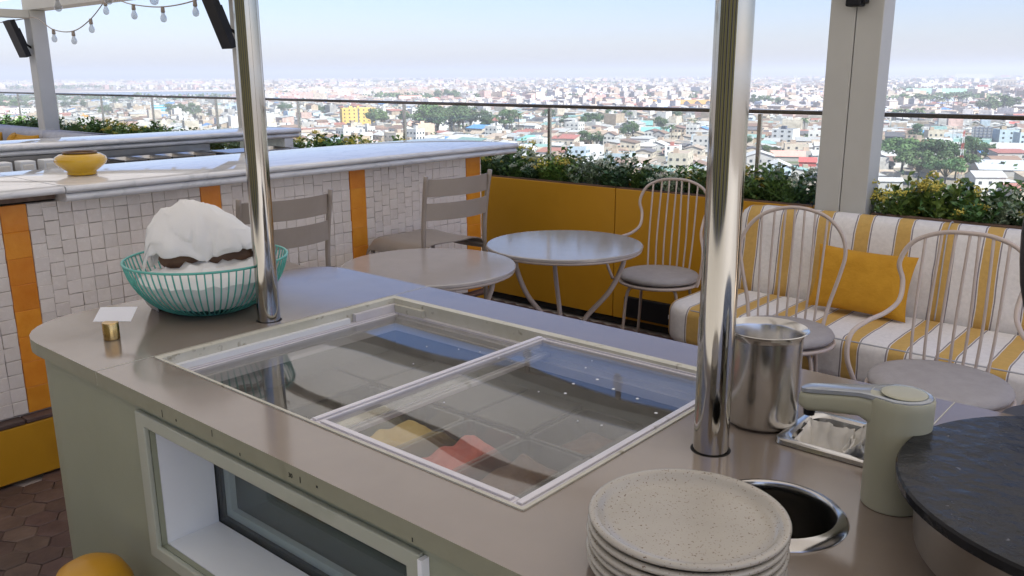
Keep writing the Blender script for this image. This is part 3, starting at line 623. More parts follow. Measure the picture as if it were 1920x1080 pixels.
# lining of the freezer
lx0, lx1, ly0, ly1, lz0, lz1 = -1.83, -.79, .975, 1.60, .40, .838
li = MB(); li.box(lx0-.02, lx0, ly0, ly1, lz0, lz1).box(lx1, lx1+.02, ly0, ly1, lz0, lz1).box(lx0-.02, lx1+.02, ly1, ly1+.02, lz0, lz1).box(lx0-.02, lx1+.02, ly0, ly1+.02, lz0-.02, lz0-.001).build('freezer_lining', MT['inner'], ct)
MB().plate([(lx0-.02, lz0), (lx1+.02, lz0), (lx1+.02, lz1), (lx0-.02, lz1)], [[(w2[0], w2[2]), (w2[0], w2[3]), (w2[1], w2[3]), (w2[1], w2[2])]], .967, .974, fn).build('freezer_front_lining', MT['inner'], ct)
# frame steps round the opening
def hframe(o, i, z0, z1, name, mat, r=.004):
    return MB().plate(rrect(*o, r, 2), [rrect(*i, r, 2)[::-1]], z0, z1).build(name, mat, ct)
hframe((-1.8845, -.7555, .8995, 1.6495), (-1.862, -.762, .906, 1.626), .84, .9225, 'opening_caulk', MT['caulk'])
hframe((-1.8615, -.7625, .9065, 1.6255), (-1.845, -.772, .912, 1.612), .84, .886, 'slide_rail', MT['alu'])
hframe((-1.8445, -.7725, .9125, 1.6115), (-1.833, -.782, .920, 1.602), .84, .874, 'slide_rail', MT['alu'])
hframe((-1.8325, -.7825, .9205, 1.6015), (-1.822, -.795, .930, 1.592), .84, .862, 'slide_rail', MT['alu'])
MB().box(-1.8612, -1.8465, 1.47, 1.625, .8865, .9080).build('rail_end_block', MT['alu'], ct)
MB().box(-1.846, -1.73, 1.6135, 1.625, .8865, .9075).build('rail_end_block', MT['caulk'], ct)
MB().box(-1.8612, -1.8465, .909, 1.45, .8865, .9010).build('rail_cover', MT['white'], ct)
MB().box(-1.8612, -1.8465, .907, .9085, .8865, .9040).build('rail_end_block', MT['alu'], ct)
MB().box(-1.30, -.7635, .9072, .9115, .8865, .9018).build('lid_riser', MT['alu'], ct)
MB().box(-1.30, -.7635, 1.6125, 1.625, .8865, .9018).build('lid_riser', MT['alu'], ct)
MB().box(-.7715, -.7635, .912, 1.612, .8865, .9018).build('lid_riser', MT['alu'], ct)
def lid(name, label, x0, x1, y0, y1, z, fw, fh, sides):
    g = MB().box(x0+.006, x1-.006, y0+.006, y1-.006, z+fh*.45, z+fh*.45+.005).build(name, MT['lid'], ct); tag(g, label)
    for nm, q in (('lid_stile', (x0, x0+fw, y0, y1)), ('lid_stile', (x1-fw, x1, y0, y1)), ('lid_rail', (x0+fw+.0005, x1-fw-.0005, y0, y0+fw)), ('lid_rail', (x0+fw+.0005, x1-fw-.0005, y1-fw*.6, y1))):
        if nm in sides: MB().rbox(q[0], q[1], q[2], q[3], z, z+fh, .002).build(nm, MT['alu'], g); MB().rbox(q[0]+.006, q[1]-.006, q[2]+.006, q[3]-.006, z+fh+.0002, z+fh+.004, .001).build(nm, MT['alu'], g)
    return g
lid('left_glass_lid', 'lower sliding glass lid without a visible front rail', -1.843, -1.262, .9135, 1.610, .8745, .016, .010, ('lid_stile',))
lid('right_glass_lid', 'upper sliding glass lid framed in pale aluminium', -1.302, -.7635, .9075, 1.612, .9022, .024, .017, ('lid_stile', 'lid_rail'))
# tubs and ice cream
def mound(x0, x1, y0, y1, z, amp, seed):
    n, mrows = 22, 36; vs = []; fs = []
    for i in range(n+1):
        for j in range(mrows+1):
            u, w = i/n, j/mrows; e = min(1, 4.5*min(u, 1-u))*min(1, 5*min(w, 1-w)); e = math.sin(e*PI/2)
            h = amp*e*(.75+.5*mnoise.noise(Vector((u*1.5+seed, w*2.4, seed)))+.10*math.sin((w*7+u*2+mnoise.noise(Vector((u*2, w*2, seed)))*2)*2.2)+.05*mnoise.noise(Vector((u*9, w*12, seed+3))))
            vs.append((x0+u*(x1-x0), y0+w*(y1-y0), z+h))
    for i in range(n):
        for j in range(mrows): a = i*(mrows+1)+j; fs.append((a, a+mrows+1, a+mrows+2, a+1))
    o0 = len(vs); edge = [i*(mrows+1) for i in range(n+1)]+[n*(mrows+1)+j for j in range(1, mrows+1)]+[i*(mrows+1)+mrows for i in range(n-1, -1, -1)]+[j for j in range(mrows-1, 0, -1)]
    vs += [(vs[e][0]*.94+.06*(x0+x1)/2, vs[e][1]*.96+.04*(y0+y1)/2, .592) for e in edge]; m_ = len(edge)
    fs += [(edge[i], o0+i, o0+(i+1) % m_, edge[(i+1) % m_]) for i in range(m_)]
    return MB().add(vs, fs)
flav = {(2, 0): 'icey', (3, 0): 'icep', (1, 0): 'icec', (4, 0): 'iceb', (4, 1): 'iceb'}
nmz = {'icey': 'yellow_ice_cream', 'icep': 'pink_sorbet', 'icec': 'cream_ice_cream', 'iceb': 'chocolate_ice_cream'}
for i in range(6):
    for j in range(2):
        x0 = -1.827+i*.1725; x1 = x0+.1665; y0, y1 = ((1.05, 1.36), (1.368, 1.592))[j]; z0, z1 = .58, .775
        tb_ = thing('ice_cream_tub', None, None, (x0, y0, z0))
        tb_.parent = None
        rowd = ('front', 'rear')[j]; nth = ('first', 'second', 'third', 'fourth', 'fifth', 'sixth')[i]
        tag(tb_, f'{nth} ice cream tub from the left in the {rowd} row of the freezer', 'tub', 'ice cream tubs in the freezer')
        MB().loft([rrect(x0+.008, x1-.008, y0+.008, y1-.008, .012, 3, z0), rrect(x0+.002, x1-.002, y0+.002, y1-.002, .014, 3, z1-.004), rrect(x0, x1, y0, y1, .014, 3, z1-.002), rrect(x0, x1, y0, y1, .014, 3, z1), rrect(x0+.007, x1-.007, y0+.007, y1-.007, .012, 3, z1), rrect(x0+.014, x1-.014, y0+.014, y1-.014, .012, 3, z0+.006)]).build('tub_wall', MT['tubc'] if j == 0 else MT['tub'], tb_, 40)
        fkey = flav.get((i, j))
        if fkey: mound(x0+.010, x1-.010, y0+.010, y1-.010, .712, .062 if j == 0 else .03, i*3.1+j).build(nmz[fkey], MT[fkey], tb_, True)
        else: MB().rbox(x0+.002, x1-.002, y0+.002, y1-.002, z1+.001, z1+.009, .004).build('tub_cover', MT['tub'], tb_)
fl_ = MB(); rr = random.Random(4)
for (px, py) in ((833, 781), (1083, 790), (1128, 798), (775, 682), (1110, 677), (1098, 690), (1120, 712), (1075, 720), (1060, 738), (1010, 735), (960, 655), (935, 672), (900, 660), (860, 655), (800, 650), (1150, 730), (1230, 775), (1195, 748)):
    p = at(px, py, .915 if px > 900 else .885); r0 = rr.uniform(.0015, .0042)
    fl_.lathe([(.0002, .0012), (r0*.7, .0011), (r0, .0003), (r0*.98, -.0004), (.0002, -.0004)], 7, (p.x, p.y, .9155 if p.x > -1.29 else .8850))
tag(fl_.build('white_crumbs', MT['card']), 'small white crumbs scattered on the glass lids', 'crumbs', kind='stuff')
for i, (x, h_, l_) in enumerate(((-1.60, .016, .0014), (-1.545, .005, .003), (-1.41, .013, .0012), (-1.318, .006, .0022), (-1.135, .011, .0016), (-1.09, .004, .004), (-.86, .007, .002), (-.62, .012, .0014))):
    MB().box(x, x+l_, .7672, .7676, .889+.006*(i % 3), .889+.006*(i % 3)+h_).build('chip_mark', MT['gap'], ct)
# polished poles
for i, (c, r0) in enumerate(((P1, .0295), (P2, .0305))):
    po = MB().lathe([(r0, .80), (r0, 2.598)], 48, (c[0], c[1], 0)).build('steel_pole', MT['chrome'], ct, 40)
    tag(po, ['polished steel pole behind the glass lids on the left', 'polished steel pole beside the steel bucket'][i])
    MB().lathe_open([(r0+.0005, .9195), (r0+.0045, .9203), (r0+.0045, .915), (r0+.0005, .915)], 36, (c[0], c[1], 0)).build('pole_gap_ring', MT['gap'], po)  # near-black ring put in for the dark gap round the pole
# steel ring of the round well
MB().lathe_open([(.0875, .70), (.0875, .915), (.086, .926), (.09, .9315), (.1, .9285), (.106, .9225), (.107, .9203)], 48, (*RING, 0)).build('well_ring', MT['steel'], ct, 60)
MB().lathe([(.001, .70), (.0875, .70), (.0875, .702), (.001, .702)], 36, (*RING, 0)).build('well_floor', MT['steeld'], ct)
yb_ = thing('yellow_bin', 'yellow round topped bin cut off by the bottom frame edge', 'bin', (-1.80, .665, 0))
MB().lathe([(.08, .003), (.083, .01), (.084, .44), (.001, .44)], 40, yb_.location).build('body', MT['yellow'], yb_, 40)
MB().lathe([(.0865, .43), (.088, .45), (.083, .48), (.066, .512), (.04, .528), (.001, .533)], 40, yb_.location).build('domed_lid', MT['yellow'], yb_, True)
# tiny printed mark on the edge band
def text_mesh(txt, size, name, mat, parent, loc, rot):
    cu = bpy.data.curves.new(name, 'FONT'); cu.body = txt; cu.size = size; cu.extrude = .0002; t_ = bpy.data.objects.new(name, cu); COL.objects.link(t_)
    me = bpy.data.meshes.new_from_object(t_.evaluated_get(bpy.context.evaluated_depsgraph_get())); bpy.data.objects.remove(t_)
    me.materials.clear(); me.materials.append(mat); o = bpy.data.objects.new(name, me); COL.objects.link(o); o.parent = parent; o.location = Vector(loc)-(parent.location if parent else Vector()); o.rotation_euler = rot; return o
text_mesh('30', .012, 'printed_number', MT['blackp'], ct, (-1.168, .7674, .896), (PI/2, 0, 0))

# ================================================================ things on the counter
# wire bowl
bw = thing('wire_bowl', 'teal wire fruit bowl standing on the counter left of the steel pole', 'bowl', (-2.18, 1.222, ZT)); c = bw.location; RB = .218; HB = .15
def bowl_r(z): q = min(1, max(0, z/HB)); return .075+(RB-.075)*math.sin(q*PI/2)**.62 if q > 0 else .075
MB().tube(circle(RB, 72, ZT+HB, (c.x, c.y)), .0034, 6, closed=True).build('rim', MT['teal'], bw, True)
MB().tube(circle(.08, 40, ZT+.0035, (c.x, c.y)), .0032, 6, closed=True).build('base_ring', MT['teal'], bw, True)
for k in range(68):
    a = 2*PI*k/68; ca, sa = math.cos(a), math.sin(a)
    pr = [(.03, .0035), (.08, .004), (.118, .014), (.155, .036), (.187, .072), (.207, .11), (RB, HB)]
    MB().tube(spline([(c.x+r_*ca, c.y+r_*sa, ZT+z_) for r_, z_ in pr], 2), .0022, 5).build('wire', MT['teal'], bw, True)
# crumpled white sheet heaped in the bowl: a mound and a hood folded over it
sh = thing('white_sheet', 'crumpled white plastic sheet heaped in the teal wire bowl', 'plastic sheet', (c.x, c.y, ZT+.03))
cr = lambda p, s, a: a*(mnoise.noise(Vector(p)*s)+.5*mnoise.noise(Vector(p)*s*2.3+Vector((5, 1, 2))) - .6*abs(mnoise.noise(Vector(p)*s*1.4+Vector((1, 7, 3)))))
vs_ = []; fs_ = []; n1, n2 = 72, 36
for i in range(n1):
    for j in range(n2+1):
        a = 2*PI*i/n1; t_ = j/n2; r_ = float(np.interp(t_, [0, .25, .45, .62, .75, .88, 1], [.002, .06, .12, .165, .185, .172, .14])); zz = ZT+float(np.interp(t_, [0, .25, .45, .62, .75, .88, 1], [.15, .148, .138, .122, .10, .065, .03])); p = (c.x+r_*math.cos(a), c.y+r_*math.sin(a), zz)
        zz -= max(0, (p[0]-c.x)*-.873+(p[1]-c.y)*.488+.02)*.75
        vs_.append((p[0], p[1], zz+(cr((p[0]*10, p[1]*10, 0), 1.2, .014)+.012*max(0, 1-6*abs(mnoise.noise(Vector((p[0]*14, p[1]*14, 8)))))-.014*abs(mnoise.noise(Vector((p[0]*17, p[1]*17, 3)))))*(1-t_*.5)))
for i in range(n1):
    for j in range(n2): a = i*(n2+1)+j; b_ = ((i+1) % n1)*(n2+1)+j; fs_.append((a, b_, b_+1, a+1))
MB().add(vs_, fs_).build('lower_fold', MT['cloth'], sh, 35)
# hood: spans across the bowl facing the viewer
view = Vector((-.873, .488, 0)); side = Vector((.488, .873, 0))*1.0     # away from the viewer, and to the right
vs_ = []; fs_ = []; n1, n2 = 64, 40; rj = random.Random(12)
for i in range(n1+1):
    u = -1+2*i/n1
    edge = ZT+.150+.030*(abs(math.sin(u*PI*1.0))**.9)*(1-.2*abs(u))-.07*max(0, abs(u)-.85)/.15   # two arches meeting in the middle
    for j in range(n2+1):
        t_ = j/n2; ph = t_*PI*.62
        top = ZT+.307-.075*abs(u+.28)**1.9*(1 if u > -.28 else 1.6)
        front = -.10*(1-abs(u)**3)*math.cos(ph)+.03*math.sin(ph)*t_
        z_ = edge+(top-edge)*math.sin(min(ph, PI*.5)) - max(0, ph-PI/2)*.35
        s_ = u*(.178-.03*math.sin(ph)*(1 if u < 0 else .7))
        p = Vector((c.x, c.y, 0))+side*s_+view*(front+.02)
        fan = math.atan2(t_+.02, u*.9); w = (.0045*math.sin(fan*6+3*mnoise.noise(Vector((u*2, t_*2, 0))))+.0025*math.sin(fan*13+5*mnoise.noise(Vector((u*3, t_*2, 4)))))*min(1, .1+1.6*math.hypot(t_, u))+-.020*abs(mnoise.noise(Vector((u*1.7+t_*.9, t_*1.5-u*.6, 1.7))))-.012*abs(mnoise.noise(Vector((u*3.1-t_*2, t_*2.2+u, 5.7))))+.011*max(0, 1-6*abs(mnoise.noise(Vector((u*1.5-t_*.5, t_*1.3+u*.5, 9.3)))))+.009*max(0, 1-7*abs(mnoise.noise(Vector((u*2.6+t_*1.2, t_*1.7-u*.9, 21.3)))))+rj.uniform(-.0004, .0004)
        vs_.append((p.x+view.x*w, p.y+view.y*w, z_+w*.6))
for i in range(n1):
    for j in range(n2): a = i*(n2+1)+j; fs_.append((a, a+n2+1, a+n2+2, a+1))
ho = MB().add(vs_, fs_).build('hood_fold', MT['cloth'], sh, 35)
sd_ = ho.modifiers.new('thick', 'SOLIDIFY'); sd_.thickness = .0015
bn = thing('brown_loaf', 'dark brown item just showing through the slit under the white sheet', 'food', (c.x, c.y, ZT+.10))
vs_ = []; n1, n2 = 28, 14
rings = []
for j in range(1, n2):
    ph = PI*j/n2; z_ = ZT+.155-.052*math.cos(ph); rings.append([tuple(Vector((c.x, c.y, z_))+side*(.125*math.sin(ph)*math.cos(2*PI*i/n1))+view*(-.012+.05*math.sin(ph)*math.sin(2*PI*i/n1))) for i in range(n1)])
MB().loft(rings).build('crust', MT['bread'], bn, True)
# brass holder with card
bh = thing('card_holder', 'small brass cylinder card holder on the counter end', 'card holder', (-2.108, .905, ZT))
MB().lathe([(.001, .0005), (.0185, .0005), (.0195, .0015), (.0195, .043), (.0185, .0445), (.001, .0445)], 32, bh.location).build('cylinder', MT['brass'], bh, 40)
cdv = MB(); q = Vector((.74, .67, 0)); w_ = Vector((-.67, .74, 0)); base = Vector((-2.113, .912, ZT+.0435)); lean = (w_*.62+Vector((0, 0, .30))).normalized()
pts = [base-q*.047, base+q*.047, base+q*.047+lean*.055, base-q*.047+lean*.055]; nn = q.cross(lean).normalized()*.0004
cdv.add([p-nn for p in pts]+[p+nn for p in pts], [(3, 2, 1, 0), (4, 5, 6, 7), (0, 1, 5, 4), (1, 2, 6, 5), (2, 3, 7, 6), (3, 0, 4, 7)])
cdo = cdv.build('blank_card', MT['card']); tag(cdo, 'blank white card leaning in the brass holder', 'card')
# bucket with ladle
bk = thing('steel_bucket', 'brushed steel bucket standing behind the right steel pole', 'bucket', (-.635, 1.455, ZT)); R0 = .0665
MB().lathe_open([(.001, .001), (R0-.012, .001), (R0-.004, .004), (R0, .014), (R0, .168), (R0+.001, .176), (R0+.0065, .1835), (R0+.0095, .1845), (R0+.008, .1855), (R0+.002, .182), (R0-.003, .172), (R0-.003, .02), (.001, .012)], 56, bk.location).build('shell', MT['steel'], bk, 50)
ld = thing('scoop', 'pale flat handled scoop standing in the steel bucket', 'scoop', (-.66, 1.44, ZT+.02))
MB().loft([[(-.676+dx, 1.432+dy, .935) for dx, dy in ((-.008, -.003), (.008, -.003), (.008, .003), (-.008, .003))], [(-.690+dx, 1.414+dy, 1.095) for dx, dy in ((-.011, -.002), (.011, -.002), (.011, .002), (-.011, .002))]]).build('handle', MT['white'], ld)
MB().lathe([(.001, 0), (.02, .004), (.028, .018), (.026, .018), (.001, .006)], 20, (-.676, 1.432, .933)).build('cup', MT['steel'], ld, True)
# inset pan with napkins
ip = thing('inset_pan', 'rectangular steel pan set into the counter beside the bucket', 'pan', (-.488, 1.467, ZT))
x0, x1, y0, y1 = panr; z = ZT
MB().loft([rrect(x0, x1, y0, y1, .02, 5, z+.0012), rrect(x0+.001, x1-.001, y0+.001, y1-.001, .02, 5, z+.0085), rrect(x0+.004, x1-.004, y0+.004, y1-.004, .018, 5, z+.0105), rrect(x0+.014, x1-.014, y0+.014, y1-.014, .03, 5, z+.0105), rrect(x0+.019, x1-.019, y0+.019, y1-.019, .03, 5, z+.006), rrect(x0+.028, x1-.028, y0+.028, y1-.028, .03, 5, z-.075)], cap0=False).build('pan_shell', MT['steel'], ip, 35)
def crumple(name, label, c, sx, sy, h, seed, tilt=0):
    n = 22; vs = []; fs = []
    for i in range(n+1):
        for j in range(n+1):
            u, w = -1+2*i/n, -1+2*j/n; k = max(abs(u), abs(w)); rimh = h*(k**3)
            p = Vector((u*3+seed, w*3, seed)); d = .010*mnoise.noise(p)+.006*mnoise.noise(p*2.2)
            vs.append((c[0]+u*sx*(1-.10*k)+d, c[1]+w*sy*(1-.10*k)+.008*mnoise.noise(p+Vector((3, 3, 3))), c[2]+rimh+d*.9+tilt*u*.03+(.02*max(0, w)*k)))
    for i in range(n):
        for j in range(n): a = i*(n+1)+j; fs.append((a, a+n+1, a+n+2, a+1))
    o = MB().add(vs, fs).build(name, MT['paper'], None, True); md = o.modifiers.new('thick', 'SOLIDIFY'); md.thickness = .0012
    return tag(o, label, 'napkin', 'white paper napkins in the inset pan')
crumple('paper_napkin', 'white paper napkin lining the left of the inset pan', (-.512, 1.448, .866), .050, .050, .050, 1.3)
crumple('paper_napkin', 'folded white napkin standing at the right of the inset pan', (-.450, 1.455, .885), .03, .052, .05, 4.1, 1)
# soap tap
sp_ = thing('soap_dispenser', 'sage automatic dispenser with a long spout beside the black griddle', 'dispenser', (-.342, 1.282, ZT)); X, Y = -.342, 1.282
MB().lathe([(.001, .0), (.041, .0), (.0435, .002), (.0440, .01), (.0452, .16), (.0455, .172), (.044, .176), (.001, .177)], 48, (X, Y, ZT)).build('body', MT['tapg'], sp_, 40)
def sec(x, z0, z1, w, r, yoff=0):
    out = []
    for px_, pz in rrect(-w, w, z0, z1, r, 4): out.append((x, Y+px_+yoff, pz))
    return out
rg = [sec(X-.006, 1.045, 1.0935, .036, .012), sec(X-.035, 1.048, 1.0930, .031, .012), sec(X-.055, 1.054, 1.089, .024, .010), sec(X-.10, 1.047, 1.080, .021, .010), sec(X-.135, 1.041, 1.073, .020, .010), sec(X-.146, 1.043, 1.071, .0165, .010), sec(X-.152, 1.045, 1.066, .010, .006)]
MB().loft(rg).build('spout', MT['tapg'], sp_, 50)
tp = MB(); ou = []
top = [(X-.150, .008), (X-.144, .0155), (X-.13, .0185), (X-.09, .02), (X-.055, .023), (X-.04, .030), (X-.02, .0375), (X, .0425), (X+.02, .037), (X+.035, .023), (X+.0415, .008)]
lp = [(x, Y-w) for x, w in top]+[(x, Y+w) for x, w in top[::-1]]
zt = lambda x: 1.0775+(.0205 if x > X-.03 else .0205-(X-.03-x)*.185)
tp.loft([[(x, y, zt(x)-.006) for x, y in lp], [(x, y, zt(x)) for x, y in lp], [(X+(x-X)*.97, Y+(y-Y)*.93, zt(x)+.0012) for x, y in lp]]).build('top_plate', pmat('glossy_panel', (.34, .36, .38), None, 4, .14, .25), sp_, 40)
MB().lathe([(.001, .0), (.033, .0), (.031, .001), (.022, .0016), (.001, .0018)], 36, (X+.002, Y, 1.0995)).build('top_button', MT['tapg'], sp_, True)
MB().lathe([(.001, 0), (.0085, 0), (.0095, .012), (.001, .012)], 20, (X-.137, Y, 1.0305)).build('nozzle', MT['blackp'], sp_, 40)
# plates
for i in range(6):
    z = ZT+.0005+i*.0122; t_ = ('lowest', 'second from the bottom', 'third from the bottom', 'third from the top', 'second from the top', 'topmost')[i]
    p = thing('plate', f'speckled stoneware plate, {t_} of the stack', 'plate', (-.494+random.uniform(-.0015, .0015), .922+random.uniform(-.0015, .0015), z), group='stack of speckled stoneware plates')
    MB().lathe([(.001, .0), (.082, .0), (.09, .0015), (.118, .008), (.1285, .0135), (.1305, .0175), (.1295, .0198), (.1262, .0205), (.1205, .0196), (.1175, .0175), (.1145, .0125), (.108, .0085), (.096, .0075), (.06, .0068), (.001, .0065)], 72, p.location).build('dish', MT['plate'], p, True)
# crepe griddle
gd = thing('crepe_griddle', 'round black cast iron crepe griddle on a steel base', 'griddle', (-.05, 1.222, ZT)); gx, gy, _ = gd.location
MB().lathe([(.001, .112), (.260, .112), (.2655, .116), (.2665, .1275), (.264, .131), (.001, .132)], 80, gd.location).build('hot_plate', MT['black'], gd, 35)
MB().lathe([(.225, .03), (.236, .034), (.242, .105), (.236, .1115), (.001, .1115)], 64, gd.location).build('steel_drum', MT['steeld'], gd, 40)
for a in (20, 110, 200, 290): MB().lathe([(.016, 0), (.02, .004), (.016, .031), (.001, .031)], 16, (gx+.16*math.cos(RAD(a)), gy+.16*math.sin(RAD(a)), ZT+.0005)).build('foot', MT['blackp'], gd, True)
MB().tube([(gx+.13, gy-.19, ZT+.07), (gx+.145, gy-.222, ZT+.07)], .018, 16).build('knob', MT['blackp'], gd, 40)

# ================================================================ heaters, string lights
def heater(label, top, bot, w, d):
    h = thing('patio_heater', label, 'heater', ((top[0]+bot[0])/2, top[1], (top[2]+bot[2])/2), group='black panel heaters on the columns')
    t_, b_ = Vector(top), Vector(bot); ax = (b_-t_).normalized(); nn = Vector((0, ax.z, -ax.y)); sd2 = Vector((1, 0, 0))
    def slab(a0, a1, n0, n1, ww):
        L_ = (b_-t_).length; pts = []
        for a in (a0, a1):
            for n_ in (n0, n1):
                for s_ in (-1, 1): pts.append(t_+ax*a*L_+nn*n_+sd2*s_*ww/2)
        return MB().add(pts, [(0, 1, 3, 2), (4, 6, 7, 5), (0, 4, 5, 1), (2, 3, 7, 6), (0, 2, 6, 4), (1, 5, 7, 3)])
    slab(0, 1, -.03, .03, w).build('panel', MT['blackp'], h)
    slab(.25, .7, -.06, -.031, w*.6).build('housing', MT['blackp'], h)
    MB().tube([((t_+b_)/2-nn*.045+ax*.06), Vector(d)], .014).build('bracket', MT['blackp'], h)
    return h
heater('black panel heater on the leftmost column', (-11.4, 4.15, 2.21), (-11.4, 4.285, 1.795), .22, (-11.4, 4.37, 1.90))
heater('black panel heater on the column behind the left steel pole', (-6.94, 4.12, 2.24), (-6.94, 4.29, 1.80), .16, (-6.94, 4.37, 1.92))
hb_ = thing('column_speaker', 'black box at the top of the broad column, cut by the frame', 'speaker', (-1.58, 4.40, 1.88))
MB().rbox(-1.622, -1.548, 4.36, 4.435, 1.872, 2.25, .008).build('cabinet', MT['blackp'], hb_); MB().rbox(-1.547, -1.53, 4.375, 4.43, 1.885, 2.2, .004).build('bracket', MT['blackp'], hb_)
def string_light(label, pts, bulbs, seed):
    s_ = thing('string_light', label, 'string light', pts[0], group='strings of bulbs under the roof'); sp = spline(pts, 10)
    MB().tube(sp, .006, 6).build('cable', MT['taupe'], s_, True)
    for q in bulbs:
        p = min(sp, key=lambda a: abs(a.x-q)); z = p.z
        so_ = MB().lathe([(.001, .006), (.016, .004), (.018, -.02), (.02, -.045), (.016, -.052), (.001, -.052)], 14, (p.x, p.y, z)).build('socket', MT['taupe'], s_, 40)
        MB().lathe([(.014, -.052), (.017, -.066), (.028, -.09), (.03, -.108), (.024, -.128), (.010, -.138), (.001, -.139)], 16, (p.x, p.y, z)).build('bulb', MT['bulb'], s_, True)
string_light('drooping string of bulbs from the leftmost column', [(-11.95, 4.25, 2.21), (-11.2, 4.25, 2.222), (-10.85, 4.25, 2.215), (-10.43, 4.25, 2.075), (-9.93, 4.25, 2.04), (-9.476, 4.25, 2.145), (-9.08, 4.25, 2.32)], [-10.43, -9.93, -9.476, -9.10], 1)
string_light('string of bulbs drooping left of the left steel pole', [(-9.08, 4.25, 2.32), (-8.86, 4.25, 2.305), (-8.52, 4.25, 2.24), (-7.96, 4.25, 2.19), (-7.38, 4.25, 2.215), (-6.9, 4.25, 2.31)], [-8.52, -7.96, -7.38], 2)
string_light('nearer string with three larger bulbs cut by the top frame edge', [(-9.5, 3.0, 2.33), (-7.22, 3.0, 2.19), (-6.37, 3.0, 2.197), (-5.72, 3.0, 2.16), (-4.5, 3.0, 2.3)], [-7.22, -6.37, -5.72], 3)
string_light('string of bulbs along the edge beam above the frame', [(-4.2, 4.2, 2.29), (-2.9, 4.2, 2.16), (-1.6, 4.2, 2.29), (-.3, 4.2, 2.17), (1.0, 4.2, 2.29)], [-3.5, -2.8, -2.1, -1.4, -.7, 0], 4)

# ================================================================ plants in the planters
def leafmesh(kind, seed):
    rr = random.Random(seed); b = MB(); fl2 = MB()
    def leaf(p, d, L_, w, bend=.3):
        d = d.normalized(); up = Vector((0, 0, 1)); s_ = d.cross(up)
        if s_.length < .1: s_ = Vector((1, 0, 0))
        s_ = (Matrix.Rotation(rr.uniform(-.9, .9), 3, d) @ s_.normalized()); nn = s_.cross(d)
        m_ = p+d*L_*.5+nn*L_*.06; e_ = p+d*L_-up*L_*bend
        b.add([p, m_+s_*w/2, e_, m_-s_*w/2, p+d*L_*.5-nn*L_*.05], [(0, 4, 1), (4, 2, 1), (0, 3, 4), (4, 3, 2)])
    H = .21
    if kind in ('leafy', 'yellow', 'whiteflower', 'varieg'):
        for s_ in range(26):
            a = rr.uniform(0, 2*PI); tilt = rr.uniform(.1, .85); L_ = H*rr.uniform(.6, 1.08)
            d = Vector((math.cos(a)*math.sin(tilt), math.sin(a)*math.sin(tilt), math.cos(tilt))); p0 = Vector((rr.uniform(-.05, .05), rr.uniform(-.05, .05), -.02))
            b.tube([p0, p0+d*L_], .0018, 4)
            for k in range(10):
                t_ = .3+.7*k/9; lp_ = p0+d*L_*t_; aa = k*2.4+rr.uniform(-.4, .4); ld_ = (Vector((math.cos(aa), math.sin(aa), .35))+d*.5)
                leaf(lp_, ld_, rr.uniform(.03, .058)*(1 if kind != 'varieg' else .8), rr.uniform(.017, .03), .15)
            if kind in ('yellow', 'whiteflower') and rr.random() < .5:
                hp = p0+d*(L_+.026)
                for k in range(26):
                    q = Vector((rr.gauss(0, .013), rr.gauss(0, .013), rr.gauss(.004, .007))); r_ = rr.uniform(.0035, .0065); cc = hp+q
                    fl2.add([cc+Vector(v_)*r_ for v_ in ((1, 0, 0), (-1, 0, 0), (0, 1, 0), (0, -1, 0), (0, 0, 1), (0, 0, -1))], [(0, 2, 4), (2, 1, 4), (1, 3, 4), (3, 0, 4), (2, 0, 5), (1, 2, 5), (3, 1, 5), (0, 3, 5)])
    else:   # fern like fronds
        for s_ in range(16):
            a = rr.uniform(0, 2*PI); L_ = rr.uniform(.2, .33); o_ = rr.uniform(.3, .75); P0 = Vector((rr.uniform(-.03, .03), rr.uniform(-.03, .03), -.02)); pv = None
            for k in range(13):
                t_ = k/12; r_ = L_*o_*t_**1.2; z_ = L_*(1-o_*.35)*t_-L_*.35*o_*t_**2.6; p = P0+Vector((math.cos(a)*r_, math.sin(a)*r_, z_))
                if pv is not None:
                    d = (p-pv).normalized(); sd3 = Vector((-math.sin(a), math.cos(a), 0)); w = .045*math.sin(PI*min(1, t_*.9+.12))
                    for s2 in (-1, 1): leaf(p, sd3*s2+d*.7, w, .008, .12)
                    b.tube([pv, p], .0014, 3)
                pv = p
    return b, fl2
PM = dict(leafy=pmat('dark_leaf', (.05, .115, .028), (.16, .27, .07), 25, .42, rand=.3), varieg=pmat('silver_leaf', (.13, .2, .11), (.36, .43, .28), 40, .5, rand=.25),
          fern=pmat('fern_leaf', (.04, .095, .02), (.11, .19, .045), 30, .45, rand=.3), yellow=pmat('mid_leaf', (.08, .16, .03), (.23, .32, .07), 25, .42, rand=.3), whiteflower=pmat('cool_leaf', (.04, .10, .04), (.11, .2, .09), 25, .42, rand=.3))
FM = dict(yellow=pmat('yellow_flower', (.55, .46, .05), (.70, .62, .14), 50, .6, rand=.25), whiteflower=pmat('white_flower', (.42, .48, .36), (.6, .64, .5), 50, .6, rand=.1))
PROTO = {}
for kind in PM:
    for s_ in range(2):
        b, f2 = leafmesh(kind, hash(kind) % 1 + len(kind)*7+s_*31)
        me = bpy.data.meshes.new('foliage'); me.from_pydata([tuple(v_) for v_ in b.v], [], b.f); me.materials.append(PM[kind]); me2 = None
        if f2.v: me2 = bpy.data.meshes.new('blossoms'); me2.from_pydata([tuple(v_) for v_ in f2.v], [], f2.f); me2.materials.append(FM[kind])
        PROTO[(kind, s_)] = (me, me2)
DESC = dict(leafy='dark leafy plant', varieg='silvery variegated plant', fern='arching fern', yellow='plant with yellow flower heads', whiteflower='plant with small white flowers')
